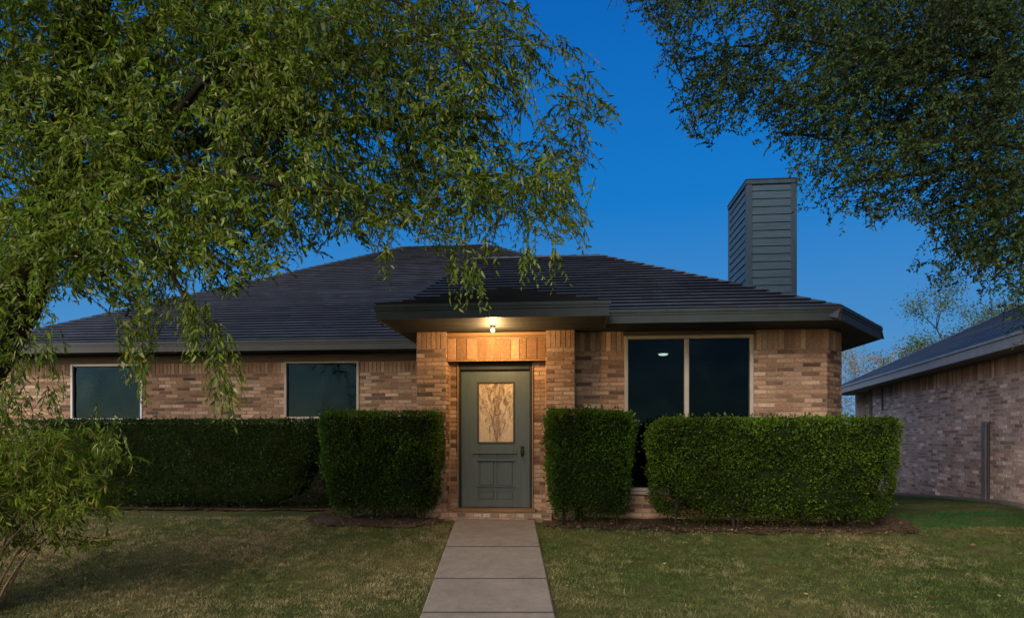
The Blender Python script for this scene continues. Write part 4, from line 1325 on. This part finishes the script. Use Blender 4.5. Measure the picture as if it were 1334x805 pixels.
def right_tree():
    rs = np.random.default_rng(83)
    bx, by = 6.6, 6.6
    root = empty('shade_tree', (bx, by, G(bx, by)))
    tag(root, 'big tree with small dark leaves overhanging from the top right corner', 'tree')
    loc = root.location
    inv = lambda p: Vector(p) - loc
    tr = MB()
    tp = [Vector((bx, by, -.6)), Vector((bx - .03, by, .8)), Vector((bx + .02, by + .05, 1.9)), Vector((bx - .1, by + .1, 2.9)), Vector((bx - .35, by + .1, 4.2)), Vector((bx - .5, by, 5.8)), Vector((bx - .55, by - .1, 7.4))]
    tr.tube([inv(p) for p in tp], [.36, .27, .24, .21, .17, .12, .06], 12); tr.build('trunk', M['bark'], root, smooth=True)
    limbs = MB(); lines = []
    def limb(a, b, c, r0, r1):
        pts = curve_pts(a, b, c, 12)
        pts = [p + Vector((nz(p, 1.6, 3), nz(p, 1.6, 9), nz(p, 1.6, 14))) * .10 * min(1, i / 4) for i, p in enumerate(pts)]
        limbs.tube([inv(p) for p in pts], [r0 + (r1 - r0) * i / 12 for i in range(13)], 7); lines.append(pts)
    for (px, py, D, mid) in ((975, 60, 6.8, 4.9), (1010, 170, 7.1, 4.0), (1080, 250, 6.6, 3.9), (960, -80, 7.0, 6.2), (1190, 290, 6.9, 3.6), (1000, -200, 6.4, 6.6), (1290, 360, 6.7, 3.2), (1130, 100, 7.4, 4.8)):
        e = at(px, py, D); a = Vector((bx - .2, by + .1, min(5.5, max(2.6, e.z - .5))))
        limb(a, Vector(((a.x + e.x) / 2 + .3, (a.y + e.y) / 2, mid + .4)), e, .055, .008)
    for _ in range(60):
        ln = lines[rs.integers(0, 8)]; i = rs.integers(3, 13); p = ln[i]
        e = p + Vector((rs.normal() * .6, rs.normal() * .4, rs.normal() * .45))
        if not in_poly(*proj(e), CROWN_R) or edge_dist(*proj(e), CROWN_R) < 30: continue
        limb(p, (p + e) / 2 + Vector((0, 0, .1)), e, .014, .004)
    A, Dd, Ls = [], [], []
    tries = 0
    while len(A) < 6700 and tries < 220000:
        tries += 1
        px, py = (rs.uniform(770, 1350), rs.uniform(-20, 460)) if rs.random() < .75 else (rs.uniform(770, 1560), rs.uniform(-330, 460))
        if not in_poly(px, py, CROWN_R): continue
        D = rs.uniform(6.2, 7.6); p = at(px, py, D)
        m = .7 * nz(p, 1.1, 140) + 1.0 * nz(p, 2.0, 177) + .12
        if m < rs.uniform(-.12, .14): continue
        if rs.random() > min(1, .22 + edge_dist(px, py, CROWN_R) / 150): continue
        d = Vector((rs.normal() * .6 - .25, rs.normal() * .5, rs.normal() * .35 - .2)); ln = rs.uniform(.16, .42)
        end = p + d.normalized() * ln + Vector((0, 0, -.35 * ln)); ex, ey = proj(end)
        if not in_poly(ex, ey, CROWN_R) and not (py < -10 or px > 1340):
            if in_poly(ex + 10, ey - 10, CROWN_R) and rs.random() < .4: pass
            else: continue
        A.append(p); Dd.append(d); Ls.append(ln)
    tw = MB()
    P, T, L_, W_, who = spray_leaves([a - loc for a in A], Dd, Ls, 22, (.034, .060), (.20, .30), .35, .3, .003, tw, .9, rs)
    V, loops = leaf_arrays(P, T, L_, W_)
    anc = np.array([tuple(a) for a in A]); ct = np.array([nz(a, .8, 21) for a in anc])[who]; cf = np.array([nz(a, 3.5, 51) for a in anc])[who]
    f = np.clip(1.0 + .55 * ct + .4 * cf + rs.normal(size=len(P)) * .22, .3, 2.2)
    base = np.array([.044, .086, .022])[None] * f[:, None]
    yel = (rs.random(len(P)) < .08)[:, None]
    base = np.where(yel, np.array([.085, .10, .02]) * np.clip(f, .6, 1.3)[:, None], base)
    np_mesh('crown', V, loops, 4, [M['leaf_small']], np.repeat(base, 2, 0), parent=root)
    limbs.build('limbs', M['bark'], root, smooth=True)
    tw.build('twigs', M['bark'], root)


right_tree()


# ---- far trees behind the neighbour
def far_tree(name, label, px, ptop, D, H, wid, leaves, lc, seed, nbr=3, cat='tree'):
    rs = np.random.default_rng(seed)
    top = at(px, ptop, D)
    gz = G(top.x, D); root = empty(name, (top.x, D, gz)); tag(root, label, cat)
    h = top.z - gz
    tk = MB(); tk.tube([(0, 0, -.3), (.1, 0, h * .2), (.05, .1, h * .4), (0, 0, h * .62)], [h * k_ * (.6 if name == 'bare_tree' else 1) for k_ in (.022, .017, .013, .007)], 8); tk.build('trunk', M['far_bark'] if cat == 'tree' and name == 'bare_tree' else M['bark'], root, smooth=True)
    br = MB(); tips = []
    def grow(p, d, ln, r, lv):
        q = p + d * ln + Vector((rs.normal(), rs.normal(), rs.normal())) * ln * .08
        br.tube([p, (p + q) / 2 + Vector((rs.normal(), rs.normal(), rs.normal())) * ln * .05, q], [r, r * .85, r * .65], 4, cap=False)
        tips.append((q, d))
        if lv == 0: return
        for _ in range(rs.integers(2, nbr + 2)):
            nd = (d + Vector((rs.normal() * .55, rs.normal() * .55, rs.normal() * .3 + .12))).normalized()
            grow(q, nd, ln * rs.uniform(.55, .85), r * .62, lv - 1)
    for k in range(7):
        an = k * 2.4; z = h * (.18 + .44 * k / 7)
        grow(Vector((0, 0, z)), Vector((math.cos(an) * wid, math.sin(an) * wid, .9)).normalized(), h * .17, h * (.0038 if name == 'bare_tree' else .007), 4)
    br.build('limbs', M['far_bark'] if name == 'bare_tree' else M['bark'], root)
    if leaves:
        tp = np.array([tuple(t[0]) for t in tips]); sel = rs.integers(0, len(tp), leaves)
        P = tp[sel] + rs.normal(size=(leaves, 3)) * h * .03; T = rs.normal(size=(leaves, 3)) + np.array([0, 0, -.2]); L_ = rs.uniform(.05, .11, leaves)
        V, loops = diamond_arrays(P, T, L_, L_ * .35)
        f = np.clip(1 + .6 * np.array([nz(p, .8, seed) for p in P]) + rs.normal(size=leaves) * .2, .3, 2)
        np_mesh('crown', V, loops, 4, [M['leaf_small']], np.array(lc)[None] * f[:, None], parent=root)


M['far_bark'] = painted('pale bare twigs', (.20, .17, .14), .9, .3, 6, .3, .1)
far_tree('distant_tree', 'pale green tree showing above the roof of the right-hand house', 1265, 372, 26, 7, .75, 22000, (.085, .125, .04), 5)
far_tree('bare_tree', 'nearly bare pale tree behind the roof slope, nearer the brick house corner', 1150, 428, 27, 6, .8, 2200, (.24, .23, .13), 9)
far_tree('bare_tree', 'nearly bare pale tree behind the roof slope, farther from the brick house corner', 1192, 424, 30, 6, .8, 2200, (.24, .23, .13), 14)

# ================================================================== SKY, SUN, CAMERA
wd = bpy.data.worlds.new('World'); scene.world = wd; wd.use_nodes = True
nt = wd.node_tree; nt.nodes.clear()
wo = nt.nodes.new('ShaderNodeOutputWorld'); bg = nt.nodes.new('ShaderNodeBackground')
tc = nt.nodes.new('ShaderNodeTexCoord'); sx = nt.nodes.new('ShaderNodeSeparateXYZ')
nt.links.new(tc.outputs['Generated'], sx.inputs[0])
SUN_EL, SUN_AZ = 33.0, 203.0        # degrees; azimuth clockwise from +Y (behind the camera, a little right)
sky = nt.nodes.new('ShaderNodeTexSky'); sky.sky_type = 'NISHITA'; sky.sun_disc = False
sky.sun_elevation = math.radians(SUN_EL); sky.sun_rotation = math.radians(SUN_AZ); sky.ozone_density = 3.0; sky.dust_density = 1.0
# deep dusk blue towards the house, by elevation
front = ramp(nt, sx.outputs['Z'], [(0.0, (.15, .33, .57)), (.12, (.075, .275, .58)), (.34, (.0085, .19, .585)), (.62, (.0028, .112, .46)), (1.0, (.05, .12, .26))])
skl = mixc(nt, sky.outputs[0], (.116, .101, .091), 1.0, 'MULTIPLY')
mr = nt.nodes.new('ShaderNodeMapRange'); mr.inputs['From Min'].default_value = .05; mr.inputs['From Max'].default_value = .62; mr.interpolation_type = 'SMOOTHSTEP'
nt.links.new(sx.outputs['Y'], mr.inputs['Value'])
glow = nt.nodes.new('ShaderNodeMapRange'); glow.inputs['From Min'].default_value = -.15; glow.inputs['From Max'].default_value = -.95
glow.inputs['To Min'].default_value = 0.0; glow.inputs['To Max'].default_value = 1.0; glow.interpolation_type = 'SMOOTHSTEP'
nt.links.new(sx.outputs['X'], glow.inputs['Value'])          # unseen bright sky added on the left to light the neighbour wall
skl = mixc(nt, skl, mixc(nt, skl, (7.0, 5.9, 5.2), 1.0, 'MULTIPLY'), glow.outputs[0])
colr = mixc(nt, skl, front.outputs[0], mr.outputs[0])
nt.links.new(colr, bg.inputs['Color']); bg.inputs['Strength'].default_value = 1.0
nt.links.new(bg.outputs[0], wo.inputs[0])

sl = bpy.data.lights.new('sun', 'SUN'); sl.energy = 2.0; sl.angle = math.radians(24); sl.color = (1.0, .91, .78)
so_ = bpy.data.objects.new('sun', sl); COL.objects.link(so_)
el, az = math.radians(SUN_EL), math.radians(SUN_AZ)
sd = Vector((math.sin(az) * math.cos(el), math.cos(az) * math.cos(el), math.sin(el)))
so_.rotation_euler = sd.to_track_quat('Z', 'Y').to_euler()

cam = bpy.data.cameras.new('camera'); co_ = bpy.data.objects.new('camera', cam); COL.objects.link(co_)
cam.sensor_fit = 'HORIZONTAL'; cam.sensor_width = 36.0; cam.lens = F / 1334 * 36
cam.shift_x = 0.0; cam.shift_y = (HY - 402.5) / 1334
cam.clip_start = .05; cam.clip_end = 2500
co_.location = (0, 0, CZ); co_.rotation_euler = (math.radians(90), 0, 0)
scene.camera = co_
scene.view_settings.view_transform = 'Standard'; scene.view_settings.look = 'None'; scene.view_settings.exposure = 0; scene.view_settings.gamma = 1
